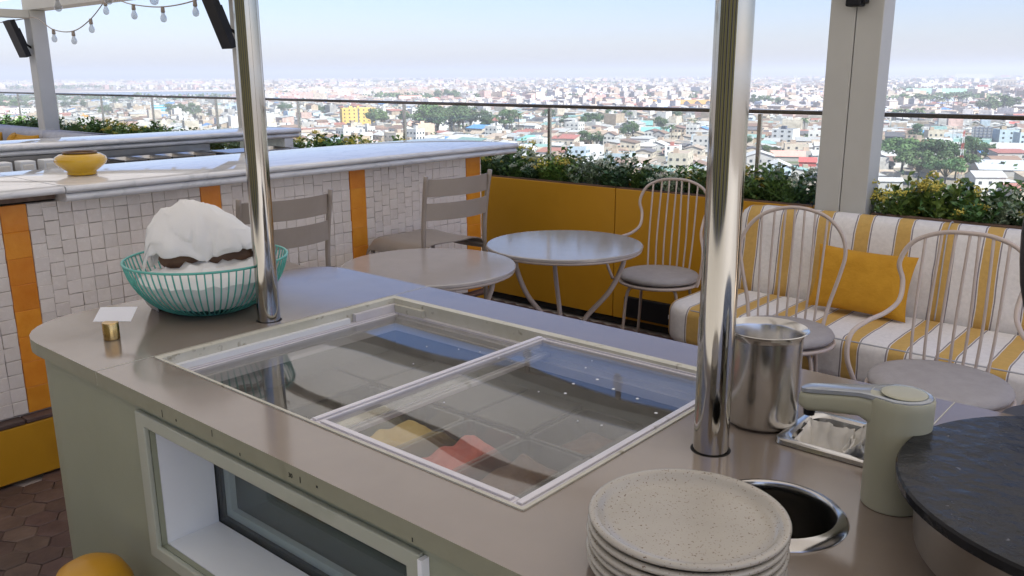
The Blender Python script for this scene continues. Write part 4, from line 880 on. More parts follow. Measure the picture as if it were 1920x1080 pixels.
def plants(where, grp, x0, x1, y0, y1, z, step, kinds, sc):
    x = x0; rr = random.Random(int(x0*100)); row = 0
    while x < x1:
        for y in ((y0, y1) if y1 > y0 else (y0,)):
            kd = rr.choice(kinds); s_ = rr.randrange(2); me, me2 = PROTO[(kd, s_)]
            if kd == 'fern' and rr.random() < .4: kd = 'leafy'; me, me2 = PROTO[(kd, s_)]
            k = rr.uniform(.8, 1.15)*sc
            p = thing({'fern': 'fern_plant', 'leafy': 'leafy_plant', 'varieg': 'variegated_plant', 'yellow': 'yellow_flowering_plant', 'whiteflower': 'white_flowering_plant'}[kd], f'{DESC[kd]} in {where}', 'plant', (x+rr.uniform(-.03, .03), y+rr.uniform(-.03, .03), z), rr.uniform(0, 6.28), f'{DESC[kd]}, {grp}')
            f_ = bpy.data.objects.new('foliage', me); COL.objects.link(f_); f_.parent = p; f_.scale = (k, k, k*rr.uniform(.85, 1.1)); f_['kind'] = 'stuff'
            if me2: g_ = bpy.data.objects.new('blossoms', me2); COL.objects.link(g_); g_.parent = p; g_.scale = f_.scale
        x += step*rr.uniform(.85, 1.15)
allk = ['leafy', 'yellow', 'varieg', 'yellow', 'fern', 'varieg', 'whiteflower', 'leafy']
plants('the yellow planter', 'the yellow planter', -4.35, -1.80, 4.54, 4.70, .845, .125, allk, .95)
plants('the wood rimmed planter right of the column', 'the wood rimmed planter', -1.38, .1, 4.60, 4.73, .80, .125, allk, 1.12)
plants('the far planter left of the left steel pole', 'the far planter', -13.6, -7.0, 4.72, 4.72, .80, .19, ['leafy', 'leafy', 'fern', 'yellow', 'leafy'], 1.25)
plants('the far planter between steel pole and bar', 'the far planter', -6.9, -5.1, 4.70, 4.70, .80, .17, ['leafy', 'fern', 'fern', 'leafy', 'yellow'], 1.25)

# ================================================================ the town below
gm = pmat('town_ground', (.20, .165, .13), (.27, .23, .19), .012, .95, dirt=(.03, .58, (.09, .12, .05)))
E_ = 19500
struct(MB().add([(-E_, -E_, ZG), (E_, -E_, ZG), (E_, E_, ZG), (-E_, E_, ZG)], [(0, 1, 2, 3)]).build('town_ground', gm))
def sheet(name, pts, dz, mat): return struct(MB().add([(*at(x, y, ZG)[:2], ZG+dz) for x, y in pts], [tuple(range(len(pts)))]).build(name, mat))
sheet('lagoon', [(-80, 181), (110, 180.5), (250, 180), (420, 178), (450, 173), (300, 172.2), (150, 174), (-80, 176)], .3, pmat('lagoon_water', (.10, .15, .19), (.14, .19, .23), .01, .25))
sheet('sand_bank', [(130, 173.8), (300, 172), (450, 170), (450, 168), (300, 170.2), (130, 172.6)], .6, pmat('pale_sand', (.5, .44, .36), (.58, .52, .44), .02, .9))
rg1 = []; rg2 = []; rg0 = []
for i in range(121):
    a = YAW+RAD(42-84*i/120); d_ = Vector((-math.sin(a), math.cos(a), 0)); u = i/120
    h = 46+10*mnoise.noise(Vector((u*9, 0, 0)))+7*mnoise.noise(Vector((u*31, 2, 0)))+(16 if u < .35 else 8)
    rg0.append((*(d_*13000)[:2], ZG-1)); rg1.append((*(d_*16500)[:2], ZG+h)); rg2.append((*(d_*18500)[:2], ZG-1))
b = MB(); n = 121; b.add(rg0+rg1+rg2, [(i, i+1, n+i+1, n+i) for i in range(n-1)]+[(n+i, n+i+1, 2*n+i+1, 2*n+i) for i in range(n-1)])
struct(b.build('far_hills', pmat('far_wood', (.05, .08, .05), (.09, .11, .07), .002, .95), None, True))

WC = dict(white=(.60, .585, .555), cream=(.54, .475, .385), grey=(.42, .40, .38), pink=(.58, .40, .35), tan=(.46, .36, .27), paleblue=(.46, .55, .62))
RC = dict(grey=(.44, .43, .42), rusty=(.23, .145, .11), white=(.56, .55, .535), teal=(.22, .34, .32), red=(.36, .15, .12), blue=(.10, .24, .50), dark=(.13, .12, .125), tan=(.40, .32, .25))
WM = {k: pmat('wall_'+k, tuple(c_*.9 for c_ in c), tuple(min(.8, c_*1.08) for c_ in c), .5, .85, rand=.12, dirt=(.35, .62, tuple(c_*.72 for c_ in c))) for k, c in WC.items()}
RM = {k: pmat('roof_'+k, tuple(c_*.85 for c_ in c), tuple(min(.8, c_*1.1) for c_ in c), .6, .6, rand=.15, dirt=(.3, .6, tuple(a_*.6+b_*.4 for a_, b_ in zip(c, (.2, .12, .08))))) for k, c in RC.items()}
glz = pmat('dark_window', (.03, .035, .045), (.06, .07, .085), .5, .2)
def house_geo(w, d, h, typ, rise):
    """walls and roof of a house standing at the origin"""
    x, y = w/2, d/2; W_ = MB(); R_ = MB(); ov = .45
    if typ == 'flat':
        W_.box(-x, x, -y, y, 0, h); p = .5
        R_.box(-x+.3, x-.3, -y+.3, y-.3, h+.02, h+.10)
        for q in ((-x, x, -y, -y+.25), (-x, x, y-.25, y), (-x, -x+.25, -y+.26, y-.26), (x-.25, x, -y+.26, y-.26)): W_.box(*q, h+.005, h+p)
        R_.box(-x*.5, -x*.5+min(3, x*.5), y*.1, y*.1+min(3, y*.5), h+.12, h+2.2)
    elif typ == 'gable':
        W_.add([(-x, -y, 0), (x, -y, 0), (x, y, 0), (-x, y, 0), (-x, -y, h), (x, -y, h), (x, y, h), (-x, y, h), (-x, 0, h+rise), (x, 0, h+rise)], [(0, 1, 5, 4), (1, 2, 6, 9, 5), (2, 3, 7, 6), (3, 0, 4, 8, 7)])
        z0 = h-ov*rise/y+.05; z1 = h+rise+.05; X_ = x+ov; Y_ = y+ov; t_ = .12
        R_.add([(-X_, -Y_, z0), (X_, -Y_, z0), (X_, 0, z1), (-X_, 0, z1), (X_, Y_, z0), (-X_, Y_, z0)]+[(-X_, -Y_, z0+t_), (X_, -Y_, z0+t_), (X_, 0, z1+t_), (-X_, 0, z1+t_), (X_, Y_, z0+t_), (-X_, Y_, z0+t_)],
               [(6, 7, 8, 9), (9, 8, 10, 11), (3, 2, 1, 0), (5, 4, 2, 3), (0, 1, 7, 6), (4, 5, 11, 10), (1, 2, 8, 7), (2, 4, 10, 8), (3, 0, 6, 9), (5, 3, 9, 11)])
    elif typ == 'hip':
        W_.box(-x, x, -y, y, 0, h); X_ = x+ov; Y_ = y+ov; k = max(.2, x-y*.9)
        R_.add([(-X_, -Y_, h+.02), (X_, -Y_, h+.02), (X_, Y_, h+.02), (-X_, Y_, h+.02), (-k, 0, h+rise), (k, 0, h+rise)], [(0, 1, 5, 4), (1, 2, 5), (2, 3, 4, 5), (3, 0, 4), (3, 2, 1, 0)])
    else:
        W_.add([(-x, -y, 0), (x, -y, 0), (x, y, 0), (-x, y, 0), (-x, -y, h), (x, -y, h), (x, y, h+rise), (-x, y, h+rise)], [(0, 1, 5, 4), (1, 2, 6, 5), (2, 3, 7, 6), (3, 0, 4, 7)])
        X_ = x+ov; s_ = rise/(2*y)*ov; R_.add([(-X_, -y-ov, h-s_+.04), (X_, -y-ov, h-s_+.04), (X_, y+ov, h+rise+s_+.04), (-X_, y+ov, h+rise+s_+.04), (-X_, -y-ov, h-s_+.16), (X_, -y-ov, h-s_+.16), (X_, y+ov, h+rise+s_+.16), (-X_, y+ov, h+rise+s_+.16)],
               [(3, 2, 1, 0), (4, 5, 6, 7), (0, 1, 5, 4), (1, 2, 6, 5), (2, 3, 7, 6), (3, 0, 4, 7)])
    return W_, R_
umb = MB().box(-.5, .5, -.5, .5, -.5, .5); wme = bpy.data.meshes.new('window'); wme.from_pydata(umb.v, [], umb.f); wme.materials.append(glz)
def windows(o, w, d, h, cols, rows, faces, ww=1.3, wh=1.3, z0=1.6, step=3.0):
    for fx, fy in faces:
        L_ = w if fy else d
        for c_ in range(cols):
            for r_ in range(rows):
                s_ = -L_/2+L_*(c_+.5)/cols; z = z0+r_*step
                if z+wh/2 > h: continue
                loc = (s_, fy*(d/2), z) if fy else (fx*(w/2), s_, z)
                piece(wme, 'window', None, o, loc, (0, 0, 0), (ww, .16, wh) if fy else (.16, ww, wh))
def building(name, label, px, py, wpx, hpx, dm, typ, wall, roof, rise=2, rot=0, win=None, cat='building', group=None):
    p = at(px, py, ZG); d_ = depth(p); k = d_/F_PX; w = wpx*k; h = max(2.5, hpx*k)
    az = math.atan2(-p.x, p.y)
    o = thing(name, label, cat, (p.x, p.y, ZG), az+rot, group)
    W_, R_ = house_geo(w, dm, h, typ, rise)
    W_.build('wall', wall, o, world=False); R_.build('roof', roof, o, world=False)
    if win: windows(o, w, dm, h, win[0], win[1], [(0, -1)]+([(-1, 0)] if rot < 0 else [(1, 0)]), *win[2:])
    LM.append((p.x, p.y, max(w, dm)*.62)); return o, w, h, p
LM = []
def cmat(n, c, r=.8): return pmat(n, tuple(x*.92 for x in c), tuple(min(.82, x*1.06) for x in c), .4, r, dirt=(.25, .64, tuple(x*.75 for x in c)))
ym = cmat('yellow_render', (.70, .46, .13)); bm_ = cmat('turquoise_render', (.10, .42, .62)); pk = cmat('pink_render', (.62, .33, .28)); wt = cmat('white_render', (.74, .74, .73)); rd = cmat('red_render', (.50, .11, .10)); pb = cmat('beige_render', (.60, .46, .36)); gn = cmat('green_metal', (.28, .46, .33), .5); tl = cmat('teal_metal', (.20, .40, .37), .5); og = cmat('orange_metal', (.58, .31, .06), .5); nv = cmat('navy_render', (.10, .11, .15)); lb = cmat('pale_blue_render', (.5, .56, .66)); bl = cmat('blue_tarp', (.08, .26, .58))
o, w, h, p = building('apartment_block', 'tall yellow apartment block below the handrail beyond the tiled bar', 672, 237, 62, 33, 16, 'flat', ym, ym, rot=RAD(8), win=(7, 5, 1.2, 1.3, 2.2, 3.2))
for s_ in (-.02, .36): MB().box(w*s_-.55, w*s_+.55, -8.2, -7.95, 0, h+.6).build('stair_slot', nv, o, world=False)
MB().box(-w*.05, w*.02, -7.5, -3, h+.5, h+2.6).build('roof_tank', ym, o, world=False)
o, w, h, p = building('turquoise_block', 'turquoise blue banded building left of the left steel pole', 302, 218, 29, 20, 14, 'flat', bm_, wt, rot=RAD(-12))
for r_ in range(4): MB().box(-w/2-.15, w/2+.15, -7.3, -7.02, 2.2+r_*3.0, 3.0+r_*3.0).build('white_band', wt, o, world=False)
building('orange_house', 'small orange building just above the far planter', 160, 228, 12, 11, 9, 'flat', og, og)
building('red_house', 'rose red building left of the small orange building', 119, 224, 26, 9, 14, 'gable', pk, RM['red'])
building('white_hospital', 'long white building at the far left below the handrail', 50, 217, 50, 13, 14, 'flat', wt, wt, win=(9, 3, 1.4, 1.4))
building('red_roofed_hall', 'long hall with a pale red roof just above the handrail', 770, 191, 42, 6, 25, 'gable', wt, pk, 5)
building('blue_shed', 'blue walled shed just below the handrail by a railing post', 766, 205, 24, 6, 20, 'shed', bl, RM['grey'])
building('beige_block', 'plain beige pink block standing left of the tall trees', 797, 254, 31, 21, 14, 'flat', pb, pb, rot=RAD(10))
building('white_gabled_house', 'white gabled house wall between the tall trees', 831, 246, 18, 12, 10, 'gable', wt, RM['white'], 3, rot=RAD(85))
building('pink_block', 'salmon pink block above the handrail right of centre', 1140, 188, 46, 9, 26, 'flat', pk, pk, rot=RAD(6), win=(6, 2, 1.6, 1.4))
building('pale_blue_block', 'pale blue white cube above the handrail', 1024, 194, 22, 12, 20, 'flat', lb, wt)
building('dark_block', 'dark slate building above the handrail near the right steel pole', 1301, 177, 22, 13, 22, 'flat', nv, RM['grey'])
o, w, h, p = building('market_hall', 'market hall with zigzag gables and an orange roof by the right steel pole', 1275, 201, 118, 7, 60, 'shed', cmat('tan_render', (.5, .38, .26)), og, 4, rot=RAD(4))
for i in range(6):
    x0 = -w/2+i*w/6; MB().add([(x0, -30.6, h*.55), (x0+w/6, -30.6, h*.55), (x0+w/12, -30.6, h+4.2), (x0, -12, h*.55), (x0+w/6, -12, h*.55), (x0+w/12, -12, h+4.2)], [(0, 1, 2), (3, 5, 4), (0, 2, 5, 3), (1, 4, 5, 2)]).build('gable_bay', nv if i % 2 else RM['dark'], o, world=False)
building('teal_roofed_house', 'house with a bright teal roof right of the round trees', 1208, 240, 30, 6, 12, 'shed', WM['white'], tl, 3)
building('teal_roofed_shed', 'long shed with a pale teal roof below the bright teal roof', 1228, 252, 50, 6, 14, 'gable', WM['grey'], tl, 3)
building('teal_hipped_house', 'teal hipped roof just behind the end of the marble bar', 998, 271, 56, 9, 14, 'hip', WM['cream'], tl, 3.2)
building('white_end_house', 'tan house with a bright white end wall below the handrail', 1130, 262, 56, 16, 12, 'flat', pb, WM['tan'], rot=RAD(-14))
building('white_end_block', 'bright white block attached beside the tan house', 1149, 262, 18, 18, 9, 'flat', wt, wt)
building('white_villa', 'white two storey villa low behind the yellow planter', 1100, 290, 58, 16, 12, 'flat', wt, WM['white'], rot=RAD(8), win=(5, 2, 1.1, 1.2))
building('white_pink_house', 'white and pink house low left of the right steel pole', 1262, 292, 26, 18, 10, 'flat', wt, RM['red'], rot=RAD(-9), win=(2, 2, 1.1, 1.4))
building('office_house', 'white modern house with dark windows left of the broad column', 1472, 268, 40, 25, 13, 'flat', wt, nv, rot=RAD(-20), win=(3, 3, 1.6, 1.1, 2.0, 3.0))
building('pink_roofed_shed', 'long low shed with a faded pink red roof left of the broad column', 1468, 300, 76, 8, 12, 'gable', WM['grey'], pk, 2.5)
building('red_stall', 'bright red awning shed beside the broad column', 1514, 312, 30, 9, 8, 'shed', rd, rd, 1.5)
o, w, h, p = building('green_roofed_hall', 'long hall with a pale green roof right of the broad column', 1760, 181, 112, 6, 60, 'gable', wt, gn, 9)
building('white_block', 'wide plain white block behind the green roofed hall', 1756, 170, 55, 14, 40, 'flat', wt, wt)
building('red_block', 'bright red block right of the green roofed hall', 1841, 173, 18, 13, 25, 'flat', rd, nv)
building('cream_block', 'cream office block near the right frame edge', 1889, 167, 26, 17, 30, 'flat', WM['cream'], wt, win=(5, 5, 3, 3, 4, 5))
building('pale_factory', 'long white factory near the right of the skyline', 1825, 150, 62, 11, 80, 'flat', wt, wt)
building('salmon_house', 'small salmon house on the right skyline', 1884, 149, 15, 8, 30, 'flat', pk, pk)
building('navy_shed', 'dark navy shed with light wall right of the broad column', 1676, 268, 32, 13, 14, 'shed', nv, RM['dark'], 2)
building('tan_house', 'tan house with window holes right of the navy shed', 1704, 268, 24, 15, 10, 'flat', WM['tan'], WM['tan'], win=(3, 2, 1.2, 1.4))
building('blue_tarp_stall', 'market stall under a bright blue tarpaulin', 1738, 256, 24, 5, 8, 'shed', bl, bl, 1.5)
building('teal_shop', 'pale teal shop wall under the hoarding frames', 1822, 274, 62, 12, 12, 'flat', cmat('mint_render', (.36, .62, .56)), RM['grey'])
o, w, h, p = building('grey_warehouse', 'large grey metal warehouse roof low at the right frame edge', 1885, 325, 110, 12, 30, 'gable', WM['grey'], cmat('zinc_metal', (.5, .52, .56), .45), 3, rot=RAD(12))
building('white_warehouse', 'white roofed warehouse at the right above the grey one', 1895, 286, 70, 6, 24, 'gable', WM['white'], RM['white'], 3)
building('red_roofed_shed', 'small red roofed shed at the right frame edge', 1908, 238, 28, 6, 10, 'gable', WM['grey'], rd, 1.5)
# hoarding frames
for i, (px, nm) in enumerate(((1803, 'pale lattice hoarding frame above the teal shop, left one'), (1838, 'grey lattice hoarding frame above the teal shop, right one'))):
    p = at(px, 272, ZG); k = depth(p)/F_PX; W2 = 34*k; z0, z1 = ZG+13*k, ZG+34*k; az = math.atan2(-p.x, p.y)
    hd = thing('billboard', nm, 'billboard', (p.x, p.y, ZG), az, 'hoarding frames above the teal shop')
    for q in range(6): MB().box(-W2/2+q*W2/5-.12, -W2/2+q*W2/5+.12, .0, .3, 0, z1-ZG).build('upright', WM['grey'], hd, world=False)
    for q in range(5): MB().box(-W2/2, W2/2, -.25, -.05, z0-ZG+q*(z1-z0)/4-.1, z0-ZG+q*(z1-z0)/4+.1).build('rail', WM['grey'], hd, world=False)
    if i: MB().box(-W2/2, W2/2, .35, .5, z0-ZG, z1-ZG).build('board', cmat('grey_board', (.34, .36, .42)), hd, world=False)
# lattice mast
p = at(1797, 338, ZG); k = depth(p)/F_PX; H_ = 92*k; ms = thing('lattice_mast', 'thin red and white lattice telecom mast right of the broad column', 'mast', (p.x, p.y, ZG))
for s_ in range(8):
    z0, z1 = H_*s_/8, H_*(s_+1)/8; b = MB(); w0, w1 = 1.0*(1-s_/11), 1.0*(1-(s_+1)/11)
    for a in range(3):
        A0 = Vector((w0*math.cos(a*2.094), w0*math.sin(a*2.094), z0)); A1 = Vector((w1*math.cos(a*2.094), w1*math.sin(a*2.094), z1)); B1 = Vector((w1*math.cos(a*2.094+2.094), w1*math.sin(a*2.094+2.094), z1))
        b.tube([A0, A1], .11, 5).tube([A0, B1], .06, 4).tube([A1, B1], .06, 4)
    b.build('mast_section', rd if s_ % 2 else wt, ms, world=False)

# ---- trees
lf = pmat('tree_leaf', (.03, .07, .018), (.085, .15, .04), .35, .7, rand=.28); lfp = pmat('palm_leaf', (.03, .06, .02), (.085, .125, .045), .6, .6, rand=.25); brk = pmat('bark', (.09, .07, .055), (.15, .12, .095), 3, .9)
def tree_proto(kind, seed):
    rr = random.Random(seed); tr = MB(); cr_ = MB()
    if kind == 'palm':
        top = Vector((rr.uniform(-.05, .05), rr.uniform(-.05, .05), .82)); tr.tube(spline([(0, 0, 0), (top.x*.3, top.y*.3, .4), top], 4), [.022]*8+[.016], 6)
        for f_ in range(15):
            a = f_*2.399+rr.uniform(-.2, .2); el = rr.uniform(-.3, 1.0); pv = None
            for s_ in range(7):
                t_ = s_/6; r_ = .34*t_*math.cos(el*.6); z_ = .34*t_*math.sin(el)-.26*t_*t_; q = top+Vector((math.cos(a)*r_, math.sin(a)*r_, z_))
                if pv is not None:
                    sd3 = Vector((-math.sin(a), math.cos(a), 0))*.075*math.sin(PI*min(1, .25+t_*.75)); dr = Vector((0, 0, -.045))
                    cr_.add([pv, q, q+sd3+dr, pv+sd3+dr], [(0, 1, 2, 3)]); cr_.add([pv, q, q-sd3+dr, pv-sd3+dr], [(0, 1, 2, 3)])
                pv = q
        return tr, cr_
    spread = {'round': .42, 'tall': .33, 'wide': .75}[kind]; base = {'round': .28, 'tall': .3, 'wide': .45}[kind]
    tr.tube(spline([(0, 0, 0), (.01, .0, base*.6), (.0, .015, base+.15)], 4), [.032, .03, .028, .026, .024, .022, .02, .018, .015], 7)
    lobes = []
    for l_ in range({'round': 11, 'tall': 11, 'wide': 22}[kind]):
        a = rr.uniform(0, 2*PI); q = math.sqrt(rr.uniform(.02, 1)); zc_ = base+.12+(.95-base-.12)*rr.uniform(.1, .85)*(1-.45*q*q)
        cc = Vector((math.cos(a)*q*spread*.72, math.sin(a)*q*spread*.72, zc_)); rl_ = rr.uniform(.13, .22)*(1.15 if kind == 'wide' else 1); lobes.append((cc, rl_))
        tr.tube(spline([(0, .01, base*.7), (cc.x*.5, cc.y*.5, base+.5*(cc.z-base)), cc], 3), [.014, .012, .011, .01, .008, .007, .005], 5)
    for cc, rl_ in lobes:
        for k_ in range(95):
            d_ = Vector((rr.gauss(0, 1), rr.gauss(0, 1), rr.gauss(0, 1))).normalized(); q = cc+Vector((d_.x*rl_, d_.y*rl_, d_.z*rl_*(.62 if kind != 'wide' else .42)))*rr.uniform(.55, 1.1)
            n_ = (d_+Vector((rr.gauss(0, .5), rr.gauss(0, .5), rr.gauss(.3, .5)))).normalized(); t1 = n_.orthogonal().normalized(); t2 = n_.cross(t1); s1, s2 = rr.uniform(.022, .045), rr.uniform(.018, .036)
            cr_.add([q-t1*s1, q-t2*s2, q+t1*s1+n_*.01, q+t2*s2], [(0, 1, 2, 3)])
    return tr, cr_
TP = {}
for kind, nseed in (('round', 3), ('tall', 2), ('wide', 2), ('palm', 2)):
    for s_ in range(nseed):
        tr, cr_ = tree_proto(kind, 11+s_*5+len(kind)); L2 = []
        for nm, bb_, mt_ in (('trunk', tr, brk), ('crown', cr_, lfp if kind == 'palm' else lf)):
            me = bpy.data.meshes.new(nm); me.from_pydata([tuple(v_) for v_ in bb_.v], [], bb_.f); me.materials.append(mt_); L2.append(me)
        TP.setdefault(kind, []).append(L2)
def zone(p):
    px, py = pxof(p); line = 178+.0201*(px-60)
    hz = 'left of left steel pole' if px < 450 else 'just right of left steel pole' if px < 640 else 'left of bar end' if px < 960 else 'left of right steel pole' if px < 1345 else 'left of broad column' if px < 1600 else 'right of broad column'
    return ('above handrail, ' if py < line else 'below handrail, ')+hz
TREES = []
def tree(kind, x, y, h, label=None):
    rr = random.Random(int(x*7+y*3)); tr, cr_ = rr.choice(TP[kind]); z = zone((x, y, ZG+h*.5))
    nm = {'round': 'round_tree', 'tall': 'tall_tree', 'wide': 'spreading_tree', 'palm': 'palm_tree'}[kind]
    ds = {'round': 'round dark green tree', 'tall': 'tall narrow green tree', 'wide': 'broad spreading green tree', 'palm': 'coconut palm'}[kind]
    o = thing(nm, label or f'{ds} {z}', 'tree', (x, y, ZG), rr.uniform(0, 6.28), None if label else f'{ds}s {z}')
    k = (h, h, h) if kind == 'palm' else (h*rr.uniform(.95, 1.25), h*rr.uniform(.95, 1.25), h)
    for me in (tr, cr_):
        c_ = bpy.data.objects.new(me.name.split('.')[0], me); COL.objects.link(c_); c_.parent = o; c_.scale = k
    TREES.append((x, y, h*.35))
def grove(px, py, spx, n, hm, kinds, dr=30):
    rr = random.Random(int(px*3+py)); p = at(px, py, ZG); k = depth(p)/F_PX
    f_ = Vector((p.x, p.y, 0)).normalized(); s_ = Vector((f_.y, -f_.x, 0))
    for i in range(n):
        q = Vector((p.x, p.y, 0))+s_*(spx*k*((i+.5)/n-.5)*1.0+rr.uniform(-2, 2))+f_*rr.uniform(-.1, 1)*dr; tree(rr.choice(kinds), q.x, q.y, hm*1.35*rr.uniform(.8, 1.2))
for g in ((345, 220, 60, 6, 11, ['round']), (200, 218, 20, 2, 9, ['round']), (375, 228, 30, 3, 8, ['round', 'palm']), (25, 208, 60, 5, 10, ['round']), (140, 206, 40, 3, 10, ['round']), (535, 213, 26, 3, 9, ['round']), (608, 216, 30, 3, 9, ['round']), (712, 241, 36, 4, 12, ['round', 'tall']), (760, 240, 14, 1, 12, ['tall']),
          (812, 252, 40, 4, 17, ['tall', 'round']), (862, 250, 50, 5, 17, ['tall', 'round']), (930, 250, 60, 5, 13, ['tall', 'palm', 'round']), (965, 244, 20, 2, 12, ['palm']), (805, 190, 16, 1, 12, ['round']), (838, 188, 40, 4, 14, ['round']), (1028, 226, 20, 2, 9, ['round']), (1068, 242, 28, 3, 8, ['round']), (1105, 240, 40, 4, 8, ['round']), (1147, 230, 22, 2, 9, ['round']), (1172, 230, 22, 2, 9, ['palm', 'round']), (1262, 228, 36, 4, 8, ['palm', 'round']),
          (1184, 266, 22, 2, 11, ['round']), (1238, 243, 24, 2, 8, ['round']), (1255, 262, 20, 2, 8, ['round', 'palm']), (1105, 276, 44, 3, 7, ['round']), (1420, 200, 30, 3, 12, ['round', 'palm']), (1458, 202, 50, 5, 12, ['round', 'palm']), (1508, 176, 18, 2, 12, ['round']), (1508, 248, 16, 2, 10, ['palm']), (1690, 198, 16, 1, 14, ['round']), (1715, 202, 34, 5, 14, ['palm']), (1750, 204, 50, 6, 14, ['palm']), (1795, 203, 40, 5, 14, ['palm']),
          (1862, 212, 50, 6, 13, ['palm', 'round']), (1895, 208, 30, 3, 12, ['round']), (1676, 232, 16, 2, 11, ['palm']), (1708, 238, 34, 4, 12, ['palm']), (1758, 232, 30, 2, 7, ['round']), (1722, 268, 18, 1, 9, ['round']), (1815, 288, 20, 2, 9, ['round']), (1838, 304, 40, 4, 8, ['round']), (1446, 306, 30, 2, 6, ['round']), (1395, 280, 30, 2, 7, ['round'])): grove(*g)
for (px, py, h) in ((1690, 322, 17), (1745, 330, 18), (1790, 336, 14), (1720, 345, 15), (1770, 352, 13)):
    p = at(px, py, ZG); tree('wide', p.x, p.y, h)

# ---- houses
ZONES = []
def pt_in_frame(px, py): return -5 < px < 1925 and not (1300 < px < 1345+60 and py < 800 and 1318 < px < 1400) and not (1545 < px < 1640)
def floor_limit(px): return 240 if px < 560 else 266 if px < 950 else 305 if px < 1345 else 335 if px < 1600 else 372
rr = random.Random(99); H = []
half = RAD(35)
def fits(x, y, s_):
    for a, b_, r_ in LM:
        r2 = math.hypot(a, b_)
        for k_ in (0, 12, 24):
            if (x-a*(1-k_/r2))**2+(y-b_*(1-k_/r2))**2 < (r_*(1 if not k_ else .75)+s_)**2: return False
    for a, b_, r_ in TREES:
        r2 = math.hypot(a, b_)
        for k_ in (0, 11, 24):
            if (x-a*(1-k_/r2))**2+(y-b_*(1-k_/r2))**2 < (r_+s_*.5)**2: return False
    return True
def angle(x, y): return .5*math.sin(x/310+.7)+.45*math.sin(y/270+x/600)+(PI/2 if math.sin(x/53.1+y/71.7) > .4 else 0)
walls = ['white']*5+['cream']*4+['grey']*3+['pink']+['tan']*2+['paleblue']; roofs = ['grey']*8+['rusty']*7+['white']*3+['tan']*5+['dark']*3+['teal', 'red', 'red', 'blue']
def sector(r0, r1, pitch, keep):
    n_ = int(r1/pitch)+1
    for i in range(-n_, n_+1):
        for j in range(-n_//4, n_+1):
            x = i*pitch+rr.uniform(-.16, .16)*pitch; y = j*pitch+rr.uniform(-.16, .16)*pitch; r_ = math.hypot(x, y)
            if not r0 <= r_ < r1: continue
            a = math.atan2(-x, y)-YAW
            if abs(a) > half or rr.random() > keep: continue
            yield x, y, r_
for x, y, r_ in sector(370, 1500, 15.5, .93):
    px, py = pxof((x, y, ZG)); s_ = rr.uniform(8.5, 14.5)
    if px < 470 and 166 < py < 182: continue
    if not fits(x, y, s_*.5): continue
    st = rr.choices([1, 2, 3, 4], [.76, .17, .055, .015])[0]; h = 3.1*st+rr.uniform(0, .8); typ = rr.choices(['gable', 'flat', 'shed', 'hip'], [.34, .3, .26, .1] if st < 3 else [.05, .9, .05, 0])[0]
    H.append((x, y, r_, s_*rr.uniform(.9, 1.35), s_*rr.uniform(.65, 1.0), h, typ, rr.uniform(1.0, 2.2), rr.choice(walls), rr.choice(roofs), angle(x, y)+rr.uniform(-.06, .06)))
def rank(q):
    px, py = pxof((q[0], q[1], ZG+q[5])); ok = pt_in_frame(px, py) and py < floor_limit(px)+4
    return (0 if ok else 1, q[2])
H.sort(key=rank)
sizew = lambda q: 'large' if q[3] > 14.5 else 'small' if q[3] < 10 else 'midsize'
rname = dict(grey='grey metal', rusty='rusty brown', white='white', teal='teal', red='red', blue='blue', dark='dark', tan='tan')
wname = dict(white='white', cream='cream', grey='grey', pink='pinkish', tan='tan', paleblue='pale blue')
VX, FX, CX = [], [], []
def bulk(W_, R_, x, y, rot, wc, rc, z=ZG):
    c_, s_ = math.cos(rot), math.sin(rot)
    for g, colr in ((W_, wc), (R_, rc)):
        o0 = len(VX); VX.extend((x+a*c_-b_*s_, y+a*s_+b_*c_, z+d_) for a, b_, d_ in g.v)
        for f_ in g.f: FX.append(tuple(o0+i for i in f_)); CX.append((colr, len(f_)))
def vary(c, a=.16): k = rr.uniform(1-a, 1+a); return tuple(min(.8, v_*k) for v_ in c)
for i, q in enumerate(H):
    x, y, r_, w, d_, h, typ, rise, wc, rc, rot = q; W_, R_ = house_geo(w, d_, h, typ, rise)
    if i < 300:
        z = zone((x, y, ZG+h)); lab = f'{sizew(q)} {wname[wc]} house, {rname[rc] if typ != "flat" else "pale"} {typ if typ != "shed" else "sloping"} roof, {z}'
        o = thing('town_house', lab, 'house', (x, y, ZG), rot, lab.replace(' house,', ' houses,', 1))
        W_.build('wall', WM[wc], o, world=False); R_.build('roof', RM[rc if typ != 'flat' else ('white' if wc == 'white' else 'tan')], o, world=False)
        if r_ < 700:
            fc = [(0, -1)] if math.cos(rot-YAW) > 0 else [(0, 1)]; fc.append((1, 0) if math.sin(rot-YAW) < 0 else (-1, 0)); windows(o, w, d_, h, 3, max(1, int(h/3)), fc, 1.2, 1.2)
    else: bulk(W_, R_, x, y, rot, vary(WC[wc]), vary(RC[rc if typ != 'flat' else rr.choice(['white', 'tan', 'grey'])]))
FTV, FTF = [], []
def bushes(x, y, h, n):
    for k_ in range(n):
        c_ = Vector((x+rr.gauss(0, h*.45), y+rr.gauss(0, h*.45), ZG+h*rr.uniform(.25, .95))); s_ = h*rr.uniform(.16, .32); n_ = Vector((rr.gauss(0, 1), rr.gauss(0, 1), rr.gauss(.4, 1))).normalized(); t1 = n_.orthogonal().normalized()*s_; t2 = n_.cross(t1).normalized()*s_*rr.uniform(.6, 1)
        o0 = len(FTV); FTV.extend([tuple(c_-t1), tuple(c_-t2), tuple(c_+t1), tuple(c_+t2)]); FTF.append((o0, o0+1, o0+2, o0+3))
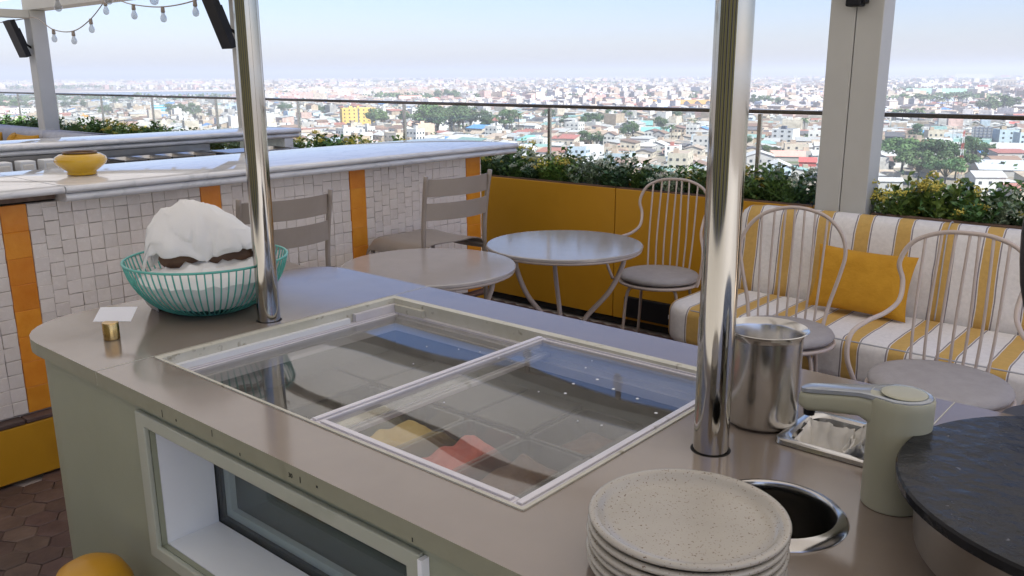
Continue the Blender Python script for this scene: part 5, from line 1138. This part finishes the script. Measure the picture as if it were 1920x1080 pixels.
for x, y, r_ in sector(1500, 3600, 27, .9):
    px, py = pxof((x, y, ZG))
    if px < 470 and (168 < py < 183): continue
    g = mnoise.noise(Vector((x/260, y/260, 3)))
    if g > .28 or rr.random() < .07: bushes(x, y, rr.uniform(7, 13), 22); continue
    if not fits(x, y, 8): continue
    w = rr.uniform(11, 25); d_ = rr.uniform(10, 18); h = rr.choice([4, 4, 6, 7, 10, 10, 13, 16]) if not (px < 470 and py > 180) else 4; typ = 'flat' if h > 6 else rr.choice(['gable', 'shed', 'flat']); wc = rr.choice(['white', 'white', 'white', 'cream', 'cream', 'pink', 'grey', 'tan']); rc = rr.choice(roofs+['white']*5)
    W_, R_ = house_geo(w, d_, h, typ, 2); bulk(W_, R_, x, y, angle(x, y), vary(WC[wc]), vary(RC[rc]))
for x, y, r_ in sector(3600, 10500, 85, .92):
    g = mnoise.noise(Vector((x/900, y/900, 3)))
    if g > .2 or rr.random() < .05:
        for k_ in range(3): bushes(x+rr.uniform(-40, 40), y+rr.uniform(-40, 40), rr.uniform(9, 16), 12)
        continue
    for k_ in range(3):
        xx, yy = x+rr.uniform(-40, 40), y+rr.uniform(-40, 40)
        w = rr.uniform(16, 42); d_ = rr.uniform(14, 26); h = rr.choice([5, 7, 9, 12, 15, 18, 24 if rr.random() < .3 else 10]); wc = rr.choice(['white', 'white', 'white', 'cream', 'cream', 'pink', 'grey']); c_ = vary(WC[wc]); m_ = MB().box(-w/2, w/2, -d_/2, d_/2, 0, h); m_.f = m_.f[1:]
        bulk(m_, MB(), xx, yy, angle(x, y), c_, c_)
# open ground cover between the near houses
for x, y, r_ in sector(330, 1500, 31, .35): bushes(x+8, y+8, rr.uniform(3, 6), 14)
me = bpy.data.meshes.new('far_town'); me.from_pydata(VX, [], FX); ca = me.color_attributes.new('col', 'FLOAT_COLOR', 'CORNER')
ca.data.foreach_set('color', np.concatenate([np.tile(np.array((*c_, 1.0), np.float32), n_) for c_, n_ in CX]))
FMAT = bpy.data.materials.new('town_paint'); FMAT.use_nodes = True; t = FMAT.node_tree; an = nd(t, 'ShaderNodeAttribute'); an.attribute_name = 'col'; bs = t.nodes['Principled BSDF']; bs.inputs['Roughness'].default_value = .8
tc = nd(t, 'ShaderNodeTexCoord'); nn = nd(t, 'ShaderNodeTexNoise'); nn.inputs['Scale'].default_value = .35; nn.inputs['Detail'].default_value = 3; t.links.new(tc.outputs['Object'], nn.inputs['Vector'])
mr = nd(t, 'ShaderNodeMapRange'); mr.inputs[1].default_value = .35; mr.inputs[2].default_value = .65; mr.inputs[3].default_value = .72; mr.inputs[4].default_value = 1.08; t.links.new(nn.outputs['Fac'], mr.inputs[0])
mx = nd(t, 'ShaderNodeMix', data_type='RGBA', blend_type='MULTIPLY'); mx.inputs['Factor'].default_value = 1; t.links.new(an.outputs['Color'], mx.inputs['A']); t.links.new(mr.outputs[0], mx.inputs['B']); t.links.new(mx.outputs['Result'], bs.inputs['Base Color'])
me.materials.append(FMAT); ft = bpy.data.objects.new('far_town', me); COL.objects.link(ft); tag(ft, 'dense sea of small houses spreading to the horizon', 'town', kind='stuff')
me = bpy.data.meshes.new('far_greenery'); me.from_pydata(FTV, [], FTF); me.materials.append(lf); fg = bpy.data.objects.new('far_greenery', me); COL.objects.link(fg); tag(fg, 'scattered bushes and far trees between the houses', 'greenery', kind='stuff')
# ---- haze over the whole place
hz = MB().box(-20000, 20000, -20000, 20000, ZG-2, 62).build('haze', pmat('unused_haze', (1, 1, 1))); hm = bpy.data.materials.new('haze_air'); hm.use_nodes = True; t = hm.node_tree; t.nodes.clear()
ou = nd(t, 'ShaderNodeOutputMaterial'); pv = nd(t, 'ShaderNodeVolumePrincipled'); pv.inputs['Color'].default_value = (.90, .95, 1, 1); pv.inputs['Density'].default_value = HAZE if 'HAZE' in globals() else 2.8e-4; pv.inputs['Anisotropy'].default_value = .1; t.links.new(pv.outputs[0], ou.inputs['Volume'])
hz.data.materials.clear(); hz.data.materials.append(hm); tag(hz, 'pale haze hanging over the town', 'haze', kind='stuff')
